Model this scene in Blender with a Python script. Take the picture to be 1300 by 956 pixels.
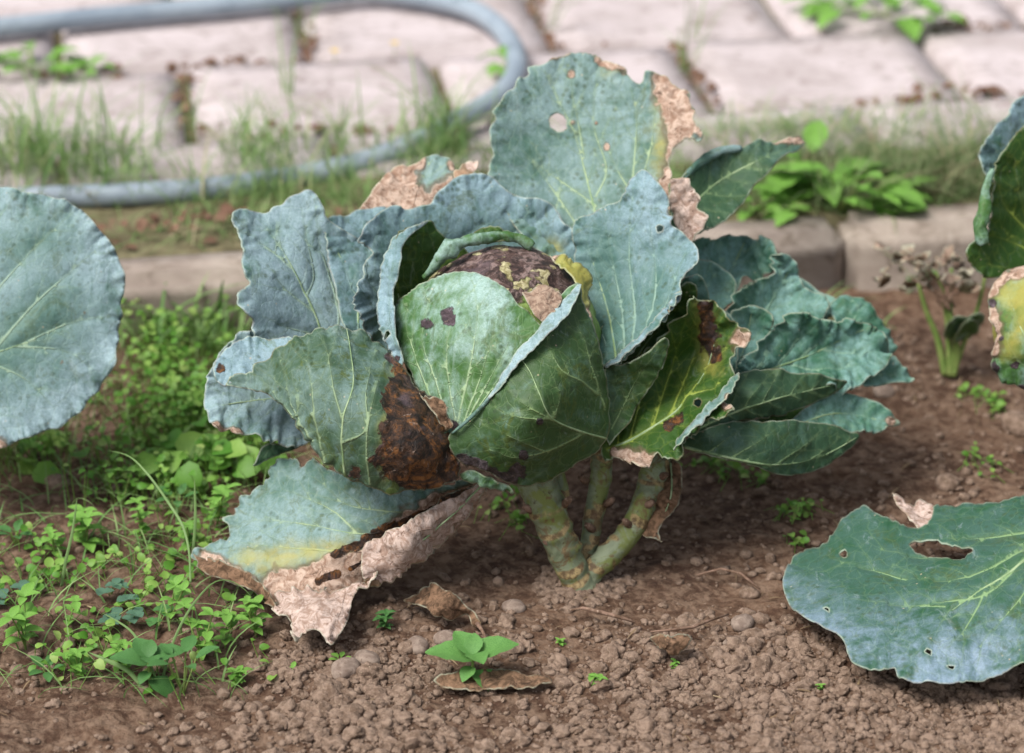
import bpy, bmesh, math, random
import numpy as np
from mathutils import Vector, Matrix, geometry
R = math.radians
random.seed(7); rng = np.random.default_rng(7)
SC = bpy.context.scene; COL = SC.collection
for o in list(bpy.data.objects): bpy.data.objects.remove(o)

# ------------------------------------------------------------ camera
PITCH = R(25); F = 1300*100/36.0; CAM = np.array([0.0, -2.27, 1.266]); D0 = 2.59
AX_F = np.array([0, math.cos(PITCH), -math.sin(PITCH)]); AX_U = np.array([0, math.sin(PITCH), math.cos(PITCH)]); AX_R = np.array([1.0, 0, 0])
cd = bpy.data.cameras.new('camera'); cam = bpy.data.objects.new('camera', cd); COL.objects.link(cam)
cam.location = CAM; cam.rotation_euler = (R(90)-PITCH, 0, 0)
cd.lens = 100; cd.sensor_width = 36; cd.clip_start = .05; cd.clip_end = 500
cd.dof.use_dof = True; cd.dof.focus_distance = 2.49; cd.dof.aperture_fstop = 4.0
SC.camera = cam
SC.render.resolution_x = 1024; SC.render.resolution_y = 753
# ------------------------------------------------------------ world / sun / exposure
SUN_EL, SUN_AZ = R(58), R(-125)      # azimuth measured from +Y (behind the plant), negative = left
w = bpy.data.worlds.new('World'); SC.world = w; w.use_nodes = True
nt = w.node_tree; nt.nodes.clear()
sky = nt.nodes.new('ShaderNodeTexSky'); sky.sky_type = 'NISHITA'; sky.sun_disc = False
sky.sun_elevation = SUN_EL; sky.sun_rotation = SUN_AZ; sky.dust_density = 4.0; sky.air_density = 1.0; sky.ozone_density = 1.0
hs = nt.nodes.new('ShaderNodeHueSaturation'); hs.inputs['Saturation'].default_value = .45
bg = nt.nodes.new('ShaderNodeBackground'); bg.inputs['Strength'].default_value = .105
wo = nt.nodes.new('ShaderNodeOutputWorld')
nt.links.new(sky.outputs[0], hs.inputs['Color']); nt.links.new(hs.outputs[0], bg.inputs[0]); nt.links.new(bg.outputs[0], wo.inputs[0])
sl = bpy.data.lights.new('sun', 'SUN'); sl.energy = 2.4; sl.angle = R(27); sl.color = (1, .97, .935)
so = bpy.data.objects.new('sun', sl); COL.objects.link(so)
sdir = Vector((math.sin(SUN_AZ)*math.cos(SUN_EL), math.cos(SUN_AZ)*math.cos(SUN_EL), math.sin(SUN_EL)))
so.rotation_euler = sdir.to_track_quat('Z', 'Y').to_euler()
SC.view_settings.view_transform = 'Standard'; SC.view_settings.look = 'None'
SC.view_settings.exposure = 0.63; SC.view_settings.gamma = 1
SC.render.engine = 'CYCLES'

# ------------------------------------------------------------ geometry helpers
def W(px, py, z):
    """point seen at picture position px, py, at camera depth D0+z (metres); arrays allowed"""
    px = np.asarray(px, float); py = np.asarray(py, float); D = D0+np.asarray(z, float)
    d = AX_F + np.multiply.outer((px-650)/F, AX_R) + np.multiply.outer((478-py)/F, AX_U)
    return CAM + d*(D[..., None] if D.ndim else D)
def G(px, py, h=0.0):
    """point of the horizontal plane z=h"""
    d = AX_F + AX_R*((px-650)/F) + AX_U*((478-py)/F)
    return CAM + d*((h-CAM[2])/d[2])
def hsh(ix, iy, s):
    v = np.sin(ix*127.1+iy*311.7+s*74.7)*43758.5453
    return v-np.floor(v)
def vnoise(x, y, s=0):
    x = np.asarray(x, float); y = np.asarray(y, float)
    ix = np.floor(x); iy = np.floor(y); fx = x-ix; fy = y-iy
    fx = fx*fx*(3-2*fx); fy = fy*fy*(3-2*fy)
    a = hsh(ix, iy, s); b = hsh(ix+1, iy, s); c = hsh(ix, iy+1, s); d = hsh(ix+1, iy+1, s)
    return (a+(b-a)*fx)*(1-fy)+(c+(d-c)*fx)*fy
def fbm(x, y, s=0, o=4):
    t = 0; a = .5
    for k in range(o):
        t = t+a*(vnoise(np.asarray(x)*2**k, np.asarray(y)*2**k, s+k)-.5); a *= .5
    return t
def segdist(P, A, B):
    """P (n,2), segments A,B (m,2) -> min distance, index, t"""
    AB = B-A; L = (AB**2).sum(1)+1e-9
    best = np.full(len(P), 1e9); bi = np.zeros(len(P), int); bt = np.zeros(len(P))
    for i in range(len(A)):
        t = np.clip(((P-A[i])@AB[i])/L[i], 0, 1)
        d = np.hypot(*(P-(A[i]+t[:, None]*AB[i])).T)
        m = d < best; best[m] = d[m]; bi[m] = i; bt[m] = t[m]
    return best, bi, bt
def inside(P, poly):
    x, y = P[:, 0], P[:, 1]; r = np.zeros(len(P), bool); n = len(poly); j = n-1
    for i in range(n):
        xi, yi = poly[i]; xj, yj = poly[j]
        if yi != yj:
            c = ((yi > y) != (yj > y)) & (x < (xj-xi)*(y-yi)/(yj-yi)+xi); r ^= c
        j = i
    return r
def catmull(pts, step, closed=True):
    pts = np.array(pts, float); n = len(pts); out = []
    rngi = range(n) if closed else range(n-1)
    for i in rngi:
        if closed: p0, p1, p2, p3 = pts[i-1], pts[i], pts[(i+1) % n], pts[(i+2) % n]
        else: p0, p1, p2, p3 = pts[max(i-1, 0)], pts[i], pts[i+1], pts[min(i+2, n-1)]
        k = max(1, int(round(np.linalg.norm((p2-p1)[:2])/step)))
        for q in range(k):
            t = q/k
            out.append(.5*((2*p1)+(-p0+p2)*t+(2*p0-5*p1+4*p2-p3)*t*t+(-p0+3*p1-3*p2+p3)*t**3))
    if not closed: out.append(pts[-1])
    return np.array(out)
class TPS:
    def __init__(s, c, lam=0.0):
        c = np.array(c, float); s.m = c[:, :2].mean(0); s.p = (c[:, :2]-s.m)/100; n = len(c)
        K = s.k(s.p, s.p)+np.eye(n)*lam; Q = np.hstack([np.ones((n, 1)), s.p])
        A = np.zeros((n+3, n+3)); A[:n, :n] = K; A[:n, n:] = Q; A[n:, :n] = Q.T
        s.w = np.linalg.lstsq(A, np.concatenate([c[:, 2], np.zeros(3)]), rcond=None)[0]
    def k(s, a, b):
        r2 = ((a[:, None]-b[None])**2).sum(2); return .5*r2*np.log(r2+1e-9)
    def __call__(s, P):
        q = (P-s.m)/100; return s.k(q, s.p)@s.w[:-3]+s.w[-3]+q@s.w[-2:]

def link(o, parent=None):
    COL.objects.link(o)
    if parent is not None:
        o.parent = parent; o.matrix_parent_inverse = Matrix.Translation(-Vector(parent.location)) if parent.parent is None else Matrix.Identity(4)
    return o
def mesh_obj(name, V, Fc, mat, parent=None, smooth=True, attrs=None, mi=None, label=None):
    me = bpy.data.meshes.new(name)
    V = np.asarray(V, float)
    me.from_pydata([tuple(v) for v in V], [], [tuple(int(i) for i in f) for f in Fc])
    mats = mat if isinstance(mat, (list, tuple)) else [mat]
    for m in mats: me.materials.append(m)
    if mi is not None: me.polygons.foreach_set('material_index', np.asarray(mi, dtype=np.int32))
    if smooth: me.polygons.foreach_set('use_smooth', np.ones(len(me.polygons), dtype=bool))
    if attrs:
        for k, a in attrs.items():
            at = me.attributes.new(k, 'FLOAT', 'POINT'); at.data.foreach_set('value', np.asarray(a, dtype=np.float32))
    me.update()
    o = bpy.data.objects.new(name, me); link(o, parent)
    if label: o['label'] = label
    return o
def tag(o, label=None, cat=None, group=None, kind=None):
    if label: o['label'] = label
    if cat: o['category'] = cat
    if group: o['group'] = group
    if kind: o['kind'] = kind
    return o
def empty(name, loc, label, cat, group=None):
    o = bpy.data.objects.new(name, None); o.location = Vector([float(v) for v in loc]); o.empty_display_size = .02
    COL.objects.link(o); return tag(o, label, cat, group)

# ------------------------------------------------------------ material helpers
def srgb(h):
    c = [int(h[i:i+2], 16)/255 for i in (0, 2, 4)]
    return tuple([(x/12.92 if x <= .04045 else ((x+.055)/1.055)**2.4) for x in c]+[1])
class NB:
    def __init__(s, name):
        s.m = bpy.data.materials.new(name); s.m.use_nodes = True; s.t = s.m.node_tree; s.t.nodes.clear()
        s.out = s.n('ShaderNodeOutputMaterial'); s.tc = s.n('ShaderNodeTexCoord').outputs['Object']
    def n(s, k, **p):
        x = s.t.nodes.new(k)
        for a, b in p.items(): setattr(x, a, b)
        return x
    def l(s, a, b):
        if hasattr(a, 'is_output') or hasattr(a, 'node'): s.t.links.new(a, b)
        else: b.default_value = a
    def noise(s, scale, detail=4, rough=.55, dist=0, vec=None, off=None):
        x = s.n('ShaderNodeTexNoise'); x.inputs['Scale'].default_value = scale; x.inputs['Detail'].default_value = detail
        x.inputs['Roughness'].default_value = rough; x.inputs['Distortion'].default_value = dist
        v = vec or s.tc
        if off is not None:
            mp = s.n('ShaderNodeMapping'); mp.inputs['Location'].default_value = (off, off*1.7, off*.3); s.l(v, mp.inputs[0]); v = mp.outputs[0]
        s.l(v, x.inputs['Vector']); return x.outputs['Fac']
    def voro(s, scale, feature='F1', vec=None):
        x = s.n('ShaderNodeTexVoronoi', feature=feature); x.inputs['Scale'].default_value = scale; s.l(vec or s.tc, x.inputs['Vector']); return x
    def rng(s, v, a, b, c=0, d=1):
        x = s.n('ShaderNodeMapRange', interpolation_type='SMOOTHSTEP'); s.l(v, x.inputs[0])
        for i, q in zip((1, 2, 3, 4), (a, b, c, d)): x.inputs[i].default_value = q
        return x.outputs[0]
    def math(s, op, a, b=0, clamp=False):
        x = s.n('ShaderNodeMath', operation=op, use_clamp=clamp); s.l(a, x.inputs[0]); s.l(b, x.inputs[1]); return x.outputs[0]
    def mix(s, f, a, b, bt='MIX'):
        x = s.n('ShaderNodeMix', data_type='RGBA', blend_type=bt); s.l(f, x.inputs[0]); s.l(a, x.inputs[6]); s.l(b, x.inputs[7]); return x.outputs[2]
    def attr(s, name):
        return s.n('ShaderNodeAttribute', attribute_name=name).outputs['Fac']
    def bump(s, h, strength=.5, dist=.002, prev=None):
        x = s.n('ShaderNodeBump'); x.inputs['Strength'].default_value = strength; x.inputs['Distance'].default_value = dist; s.l(h, x.inputs['Height'])
        if prev is not None: s.l(prev, x.inputs['Normal'])
        return x.outputs[0]
    def finish(s, col, rough=.6, normal=None, spec=.4, trans=None, tcol=None, sheen=0):
        b = s.n('ShaderNodeBsdfPrincipled'); s.l(col, b.inputs['Base Color']); s.l(rough, b.inputs['Roughness'])
        b.inputs['Specular IOR Level'].default_value = spec
        if normal is not None: s.l(normal, b.inputs['Normal'])
        o = b.outputs[0]
        if trans:
            t = s.n('ShaderNodeBsdfTranslucent'); s.l(tcol if tcol is not None else col, t.inputs[0])
            if normal is not None: s.l(normal, t.inputs['Normal'])
            mx = s.n('ShaderNodeMixShader'); s.l(trans, mx.inputs[0]); s.l(o, mx.inputs[1]); s.l(t.outputs[0], mx.inputs[2]); o = mx.outputs[0]
        s.l(o, s.out.inputs[0]); return s.m

def leaf_mat(name, green, bloom, amt=.5, vein='b7c99a', deep=None, speck=.5, trans=.12, off=0, netw=.2, dryc=('957865', 'c9b19f', '5c4638'), rotc=('1f1815', '80542c', '4a3426'), rough=.52):
    """cabbage leaf: waxy bloom over green, veins from attribute vd, withering from attributes dry / rot / yel"""
    b = NB(name)
    G_, B_, V_ = srgb(green), srgb(bloom), srgb(vein)
    n1 = b.noise(14, 6, .6, .6, off=off); n2 = b.noise(60, 5, .65, .3, off=off+2); n3 = b.noise(260, 3, .6, off=off)
    f = b.math('ADD', b.math('MULTIPLY', n1, .6), b.math('MULTIPLY', n2, .4))
    f = b.rng(f, .62-amt*.42, .84-amt*.42); f = b.math('MULTIPLY', f, b.math('SUBTRACT', 1, b.math('MULTIPLY', b.attr('gre'), .85)))  # gre thins the bloom; on cupped leaves it paints shade into the hollows
    col = b.mix(f, G_, B_)
    col = b.mix(b.rng(n3, .35, .75, 0, .22), col, srgb(deep or green))
    st = b.n('ShaderNodeMapping'); st.inputs['Scale'].default_value = (1.0, .4, .28); b.l(b.tc, st.inputs[0])
    sn = b.noise(95, 5, .7, .8, vec=st.outputs[0]); col = b.mix(b.rng(sn, .50, .68, 0, .45), col, G_); col = b.mix(b.rng(sn, .42, .30, 0, .28), col, b.mix(.35, B_, srgb('dfe8e4')))
    fine = b.noise(620, 3, .7, off=off); col = b.mix(b.rng(fine, .38, .68, 0, .28), col, b.mix(.5, G_, srgb(deep or green)))
    # algae / insect specks
    sp = b.voro(130); spd = sp.outputs['Distance']
    pick = b.rng(b.noise(30, 3, off=off+5), .46, .60)
    k = b.math('MULTIPLY', b.rng(spd, .15, .42, 1, 0), pick)
    col = b.mix(b.math('MULTIPLY', k, speck), col, srgb('33482c'))
    patch = b.math('MULTIPLY', b.rng(b.noise(30, 6, .75, 1.0, off=off+9), .54, .64), speck*.8)
    col = b.mix(patch, col, srgb('47561f'))
    tiny = b.math('MULTIPLY', b.rng(b.voro(90).outputs['Distance'], .05, .12, 1, 0), b.rng(b.noise(21, 2, off=off+7), .5, .6))
    col = b.mix(b.math('MULTIPLY', tiny, .5), col, srgb('c9b79a'))
    # veins
    net = b.voro(62, 'DISTANCE_TO_EDGE'); wv = b.n('ShaderNodeVectorMath', operation='ADD')
    nz = b.n('ShaderNodeTexNoise'); nz.inputs['Scale'].default_value = 45; b.l(b.tc, nz.inputs['Vector'])
    sc = b.n('ShaderNodeVectorMath', operation='SCALE'); sc.inputs['Scale'].default_value = .018; b.l(nz.outputs['Color'], sc.inputs[0])
    b.l(b.tc, wv.inputs[0]); b.l(sc.outputs[0], wv.inputs[1]); b.l(wv.outputs[0], net.inputs['Vector'])
    netf = b.rng(net.outputs['Distance'], .0, .06, 1, 0)
    vd = b.math('ADD', b.attr('vd'), b.math('MULTIPLY', b.math('SUBTRACT', b.noise(75, 3, .6, off=off+14), .42), 1.1)); vf = b.rng(vd, .15, 1.15, 1, 0); halo = b.rng(vd, 1.0, 5.0, 1, 0)
    col = b.mix(b.math('MULTIPLY', netf, netw), col, b.mix(.5, col, V_))
    col = b.mix(b.math('MULTIPLY', halo, .22), col, b.mix(.45, G_, V_))
    col = b.mix(b.math('MULTIPLY', vf, .74), col, V_)
    # yellowing
    nz2 = b.noise(45, 5, .65, .5, off=off+3)
    def mask(a, lo=.42, hi=.58, amp=.55):
        return b.rng(b.math('ADD', b.attr(a), b.math('MULTIPLY', b.math('SUBTRACT', nz2, .5), amp)), lo, hi)
    ym = mask('yel', .2, 1.0, .9)
    col = b.mix(b.math('MULTIPLY', ym, .7), col, b.mix(n2, srgb('bfa24e'), srgb('93a050')))
    dm = mask('dry'); n4 = b.noise(110, 6, .7, 1.2, off=off+1)
    dcol = b.mix(b.rng(n4, .38, .62), srgb(dryc[0]), srgb(dryc[1]))
    dcol = b.mix(b.rng(b.noise(70, 5, .7, 1.5, off=off+4), .55, .68), dcol, srgb(dryc[2]))
    dcol = b.mix(b.math('MULTIPLY', vf, .4), dcol, srgb(dryc[0]))
    ring = b.math('MULTIPLY', b.rng(b.attr('dry'), .12, .45), b.math('SUBTRACT', 1, dm))
    col = b.mix(b.math('MULTIPLY', ring, .75), col, srgb('6a5a44'))
    col = b.mix(dm, col, dcol)
    nzr = b.noise(110, 6, .75, .8, off=off+8); rm = b.rng(b.math('ADD', b.attr('rot'), b.math('ADD', b.math('MULTIPLY', b.math('SUBTRACT', nz2, .5), 1.1), b.math('MULTIPLY', b.math('SUBTRACT', nzr, .5), .9))), .38, .58)
    n5 = b.noise(48, 7, .72, 1.4, off=off+6)
    rcol = b.mix(b.rng(n5, .38, .50), srgb(rotc[0]), srgb(rotc[2])); rcol = b.mix(b.rng(n5, .50, .60, 0, .9), rcol, srgb(rotc[1])); rcol = b.mix(b.rng(nzr, .52, .42, 0, .85), rcol, srgb(rotc[0])); rcol = b.mix(b.rng(b.noise(30, 3, off=off+12), .56, .66, 0, .5), rcol, srgb('6a5a60'))
    rcol = b.mix(b.rng(n4, .60, .74), rcol, srgb('9a8678'))
    col = b.mix(rm, col, rcol)
    # pale rim
    ed = b.attr('edge'); ef = b.rng(ed, .4, 2.2, 1, 0)
    col = b.mix(b.math('MULTIPLY', ef, .42), col, b.mix(b.rng(n2, .45, .6), srgb('c3ccb4'), srgb('8c7a60')))
    ro = b.math('ADD', rough, b.math('MULTIPLY', n2, .2)); ro = b.math('ADD', ro, b.math('MULTIPLY', dm, .3), True)
    hgt = b.math('ADD', b.math('MULTIPLY', netf, -.10), b.math('MULTIPLY', n3, .30)); hgt = b.math('ADD', hgt, b.math('MULTIPLY', sn, .5))
    hgt = b.math('ADD', hgt, b.math('MULTIPLY', n4, b.math('ADD', b.math('MULTIPLY', dm, .9), b.math('MULTIPLY', rm, 1.6))))
    hgt = b.math('ADD', hgt, b.math('MULTIPLY', vf, .5))
    nrm = b.bump(hgt, .8, .0020)
    tc_ = b.mix(.5, col, srgb('8fae3a'))
    return b.finish(col, ro, nrm, .35, trans, tc_)

M = {}
M['blue'] = leaf_mat('leaf_waxy_blue_green', '4c7064', '9ab2ba', .76, 'a2bb9e', '365a4a', .45, .10, 0)
M['blue2'] = leaf_mat('leaf_waxy_blue', '3f665a', '8da7b2', .70, '93b09e', '2c4e40', .6, .08, 11)
M['pale'] = leaf_mat('leaf_pale_grey_green', '4a6c5e', '869fa0', .62, 'a6bb90', '42624c', .6, .10, 21)
M['under'] = leaf_mat('leaf_underside', '3c563e', '6f8884', .48, '8fa47c', '2e4a2a', 1.0, .08, 31, netw=.22)
M['wrap'] = leaf_mat('leaf_head_wrapper', '426a32', 'a0bcb6', .48, 'a9c096', '385c28', .6, .08, 41, netw=.2, rotc=('3a3034', '6e6068', '4c3e42'))
M['wrapd'] = leaf_mat('leaf_wrapper_outside', '36522a', '68867a', .34, '88a06c', '26401c', 1.0, .06, 51, netw=.25, rotc=('2a2628', '5c5358', '433a38'), rough=.45)
M['deep'] = leaf_mat('leaf_deep_green', '30521a', '557048', .26, 'a3b452', '223e12', .45, .16, 61, netw=.22, rough=.46)
M['side'] = leaf_mat('leaf_side_head', '38684f', '7ea49f', .56, '8fb094', '274e3a', .35, .10, 71)
M['low'] = leaf_mat('leaf_low_glossy', '2a5538', '8499ac', .62, '8fae78', '20442c', .5, .10, 75, rough=.42)  # bluish bloom colour stands in for sky sheen
M['dark'] = leaf_mat('leaf_dark_green', '35543a', '56746a', .35, '86a070', '2a4530', .4, .12, 81)  # darker, duller green with little bloom
M['dryl'] = leaf_mat('leaf_withered', '8a6b50', 'c9a98c', .5, 'b89a7c', '5b4030', .2, .12, 91, netw=.25, dryc=('9c8273', 'ceb9ad', '6b5346'))
M['drym'] = leaf_mat('leaf_withered_grey', '6b5546', '96806f', .45, '8f7a66', '42322a', .3, .06, 97, netw=.2, dryc=('7d6657', 'a8927f', '4c3a32'))
M['dryd'] = leaf_mat('leaf_withered_brown', '4f3a2c', '8c6c58', .45, '7a5f4a', '2e2018', .2, .08, 95, netw=.25, dryc=('54402f', '8a6c54', '2e2018'))

# ------------------------------------------------------------ the leaf builder
def capmask(P, caps, soft=14, seed=0, amp=.55):
    """withered regions: list of (x,y,r) blobs or (x1,y1,x2,y2,r) strokes on the blade"""
    m = np.zeros(len(P))
    if not caps: return m
    n = fbm(P[:, 0]/22, P[:, 1]/22, seed, 4)
    n2 = fbm(P[:, 0]/7, P[:, 1]/7, seed+31, 3)
    soft0 = soft
    for c in caps:
        soft = min(soft0, max(4.0, c[-1]*1.5)) if soft0 < 30 else soft0
        if len(c) == 3: A = B = np.array(c[:2], float); r = c[2]
        else: A = np.array(c[:2], float); B = np.array(c[2:4], float); r = c[4]
        AB = B-A; L = AB@AB+1e-9; t = np.clip((P-A)@AB/L, 0, 1); d = np.hypot(*(P-(A+t[:, None]*AB)).T)
        m = np.maximum(m, np.clip(.5+(r-d+n*r*amp*2+n2*min(r, 12)*1.3)/soft, 0, 1))
    return m
def sub_veins(pts, w, poly, rr, depth=1, every=26, L=60):
    out = []; d = 0; side = rr.choice([-1, 1])
    for i in range(1, len(pts)-2):
        d += np.linalg.norm(pts[i]-pts[i-1])
        if d > every*rr.uniform(.7, 1.3):
            d = 0; side = -side; tg = pts[i+1]-pts[i]; tg /= np.linalg.norm(tg)+1e-9
            a = side*R(rr.uniform(32, 50)); c, s = math.cos(a), math.sin(a)
            v = np.array([tg[0]*c-tg[1]*s, tg[0]*s+tg[1]*c]); p = pts[i].copy(); q = [p.copy()]
            n = int(L*rr.uniform(.5, 1.1)/5)
            for k in range(n):
                v = v+tg*.05+rr.normal(0, .06, 2); v /= np.linalg.norm(v); p = p+v*5; q.append(p.copy())
            if len(q) > 3: out.append((np.array(q), min(w*.42, .95), .2))
    return out
def auto_veins(mid, poly, w0=3.2, n=6, ang=(58, 32), rr=None):
    mid = catmull(mid, 6, False); T = mid[-1]-mid[0]; T = T/np.linalg.norm(T); out = [(mid, w0, .7)]
    for k in range(n):
        for sd in (-1, 1):
            t = (.06+.86*k/n+.05*rr.random()); i = min(int(t*(len(mid)-1)), len(mid)-2)
            tg = mid[i+1]-mid[i]; tg /= np.linalg.norm(tg)
            a = sd*R(ang[0]+(ang[1]-ang[0])*t); c, s = math.cos(a), math.sin(a)
            v = np.array([tg[0]*c-tg[1]*s, tg[0]*s+tg[1]*c]); p = mid[i].copy(); q = [p.copy()]
            for _ in range(26):
                v = v+T*.028+rr.normal(0, .035, 2); v /= np.linalg.norm(v); p = p+v*5; q.append(p.copy())
                if not inside(p[None], poly)[0]: break
            if len(q) > 4: out.append((np.array(q), w0*(.62-.25*t), .45))
    return out
LEAFN = [0]
def leaf(outline, ctrl, mat, parent, mid=None, veins=(), nv=6, vw=3.0, sp=4.0, dry=(), rot=(), yel=(), holes=(), ruf=(.004, 26), puff=.0022, jag=1.0, crump=0.0, thick=.0009, label=None, name='leaf', rib=True, under=False, seed=None, raw=False, gre=()):
    LEAFN[0] += 1; sd = seed or LEAFN[0]; rr = np.random.default_rng(sd*13+5)
    P0 = np.array(outline, float)
    poly = P0 if raw else catmull(P0, sp)
    # ragged edge
    s = np.concatenate([[0], np.cumsum(np.hypot(*np.diff(poly, axis=0).T))])
    tg = np.roll(poly, -1, 0)-np.roll(poly, 1, 0); tg /= (np.hypot(*tg.T)[:, None]+1e-9); nn = np.stack([-tg[:, 1], tg[:, 0]], 1)
    jit = (fbm(s/14, s*0+sd, sd, 4)*2.6+np.abs(fbm(s/30, s*0+sd*3, sd+7, 3))*2.4)*jag
    poly = poly+nn*jit[:, None]
    z = TPS([(c[0], c[1], c[2]*.01) for c in ctrl], .002)
    V_ = []
    if mid is not None: V_ += auto_veins(mid, poly, vw, nv, rr=rr)
    for v in veins:
        pts, wv = v[0], (v[1]*.9 if v[1] >= 2.4 else v[1]*1.35); V_.append((catmull(pts, 6, False), wv, .3))
    base_v = list(V_)
    for v in base_v: V_ += sub_veins(v[0], v[1], poly, rr, L=50 if v[1] > 1.6 else 30, every=34)
    # vein vertices
    vp, vwid = [], []
    for pts, a, b_ in V_:
        pts = catmull(pts, sp, False) if len(pts) > 2 else pts
        ww = np.linspace(a, b_, len(pts)); vp.append(pts); vwid.append(ww)
    VP = np.concatenate(vp) if vp else np.zeros((0, 2))
    x0, y0 = poly.min(0)-2; x1, y1 = poly.max(0)+2
    gx = np.arange(x0, x1, sp); gy = np.arange(y0, y1, sp*.866); X, Y = np.meshgrid(gx, gy); X[1::2] += sp/2
    Q = np.stack([X.ravel(), Y.ravel()], 1); Q += rr.normal(0, sp*.08, Q.shape)
    allp = [poly]
    hp = []
    for h in holes:
        c = catmull(h, 3.5); c += rr.normal(0, .5, c.shape); hp.append(c)
    def keep(Q, dmin):
        k = inside(Q, poly); Q = Q[k]
        d, _, _ = segdist(Q, poly, np.roll(poly, -1, 0)); Q = Q[d > dmin]
        for c in hp:
            Q = Q[~inside(Q, c)]; d, _, _ = segdist(Q, c, np.roll(c, -1, 0)); Q = Q[d > dmin]
        return Q
    Q = keep(Q, sp*.5)
    if len(VP):
        VPk = keep(VP, sp*.3)
        # thin out coincident vein points
        key = np.round(VPk/(sp*.45)).astype(int); _, ui = np.unique(key, axis=0, return_index=True); VPk = VPk[ui]
        if len(VPk) and len(Q):
            dm = np.full(len(Q), 1e9)
            for c in range(0, len(VPk), 200):
                dm = np.minimum(dm, np.sqrt(((Q[:, None]-VPk[None, c:c+200])**2).sum(2)).min(1))
            Q = Q[dm > sp*.5]
        allp.append(VPk)
    allp.append(Q); 
    pts = [poly]+hp+allp[1:]
    edges = []; o = 0
    for c in [poly]+hp:
        n = len(c); edges += [(o+i, o+(i+1) % n) for i in range(n)]; o += n
    PP = np.concatenate(pts)
    r = geometry.delaunay_2d_cdt([Vector(p) for p in PP], edges, [], 0, 1e-4)
    PV = np.array([tuple(v) for v in r[0]]); T = np.array([f for f in r[2] if len(f) == 3])
    cen = PV[T].mean(1); k = inside(cen, poly)
    for c in hp: k &= ~inside(cen, c)
    T = T[k]
    # fields
    ed, bi, bt = segdist(PV, poly, np.roll(poly, -1, 0)); ss = np.append(s, s[-1]+4)
    per = ss[bi]+bt*4
    for c in hp:
        d2, _, _ = segdist(PV, c, np.roll(c, -1, 0)); ed = np.minimum(ed, d2)
    vd = np.full(len(PV), 40.0); vdpx = np.full(len(PV), 60.0)
    for pts_, ww in zip(vp, vwid):
        if len(pts_) < 2: continue
        d, i, t = segdist(PV, pts_[:-1], pts_[1:]); wl = ww[i]*(1-t)+ww[np.minimum(i+1, len(ww)-1)]*t
        vd = np.minimum(vd, np.where(wl < 1.25, np.maximum(d/wl, .85-.35*wl), d/wl)); vdpx = np.where(wl > .8, np.minimum(vdpx, d*1.0/np.minimum(1, wl/1.6+.2)), vdpx)
    zz = z(PV); e = .5
    P3 = W(PV[:, 0], PV[:, 1], zz)
    Pa = W(PV[:, 0]+e, PV[:, 1], z(PV+[e, 0])); Pb = W(PV[:, 0], PV[:, 1]+e, z(PV+[0, e]))
    N = np.cross(Pb-P3, Pa-P3); N /= np.linalg.norm(N, axis=1)[:, None]+1e-12      # towards the camera
    N *= np.sign((N*(CAM-P3)).sum(1))[:, None]
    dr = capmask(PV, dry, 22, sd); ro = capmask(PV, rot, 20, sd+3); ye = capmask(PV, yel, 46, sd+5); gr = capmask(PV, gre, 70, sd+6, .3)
    fall = np.exp(-ed/ruf[1])
    disp = ruf[0]*fall*(np.sin(per/23+9.0*fbm(per/60, per*0, sd)*6)*.35+fbm(per/16, ed/40, sd+2, 3)*2.2)
    disp += puff*(1-np.exp(-vdpx/9))*(1 if not under else -1)*(1-dr)
    disp += .006*fbm(PV[:, 0]/70, PV[:, 1]/70, sd+1, 3)+.0022*fbm(PV[:, 0]/16, PV[:, 1]/16, sd+4, 3)
    wth = np.clip(dr+ro*.8+crump, 0, 1)
    disp += wth*(.012*fbm(PV[:, 0]/30, PV[:, 1]/30, sd+8, 3)+.004*np.abs(fbm(PV[:, 0]/12, PV[:, 1]/12, sd+9, 2)))
    P3 = P3+N*disp[:, None]
    o = mesh_obj(name, P3, T, mat, parent, attrs=dict(vd=vd, dry=dr, rot=ro, yel=ye, edge=ed, gre=gr), label=label)
    sm = o.modifiers.new('thick', 'SOLIDIFY'); sm.thickness = thick; sm.offset = 0
    if rib and base_v:
        # main rib as a raised tube tapering along the blade
        pts_, a, b_ = base_v[0]
        if a >= 2.0:
            pr = pts_[inside(pts_, poly)]
            if len(pr) > 5:
                zz2 = z(pr); A3 = W(pr[:, 0], pr[:, 1], zz2)
                Aa = W(pr[:, 0]+e, pr[:, 1], z(pr+[e, 0])); Ab = W(pr[:, 0], pr[:, 1]+e, z(pr+[0, e])); n3 = np.cross(Ab-A3, Aa-A3); n3 /= np.linalg.norm(n3, axis=1)[:, None]
                n3 *= np.sign((n3*(CAM-A3)).sum(1))[:, None]
                d2 = .006*fbm(pr[:, 0]/70, pr[:, 1]/70, sd+1, 3)+.0022*fbm(pr[:, 0]/16, pr[:, 1]/16, sd+4, 3)
                A3 = A3+n3*d2[:, None]
                tube('midrib', A3, np.linspace(a*.52e-3, .0003, len(A3)), M['rib'], o, 8, scar=False, ident=True)
    return o
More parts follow.
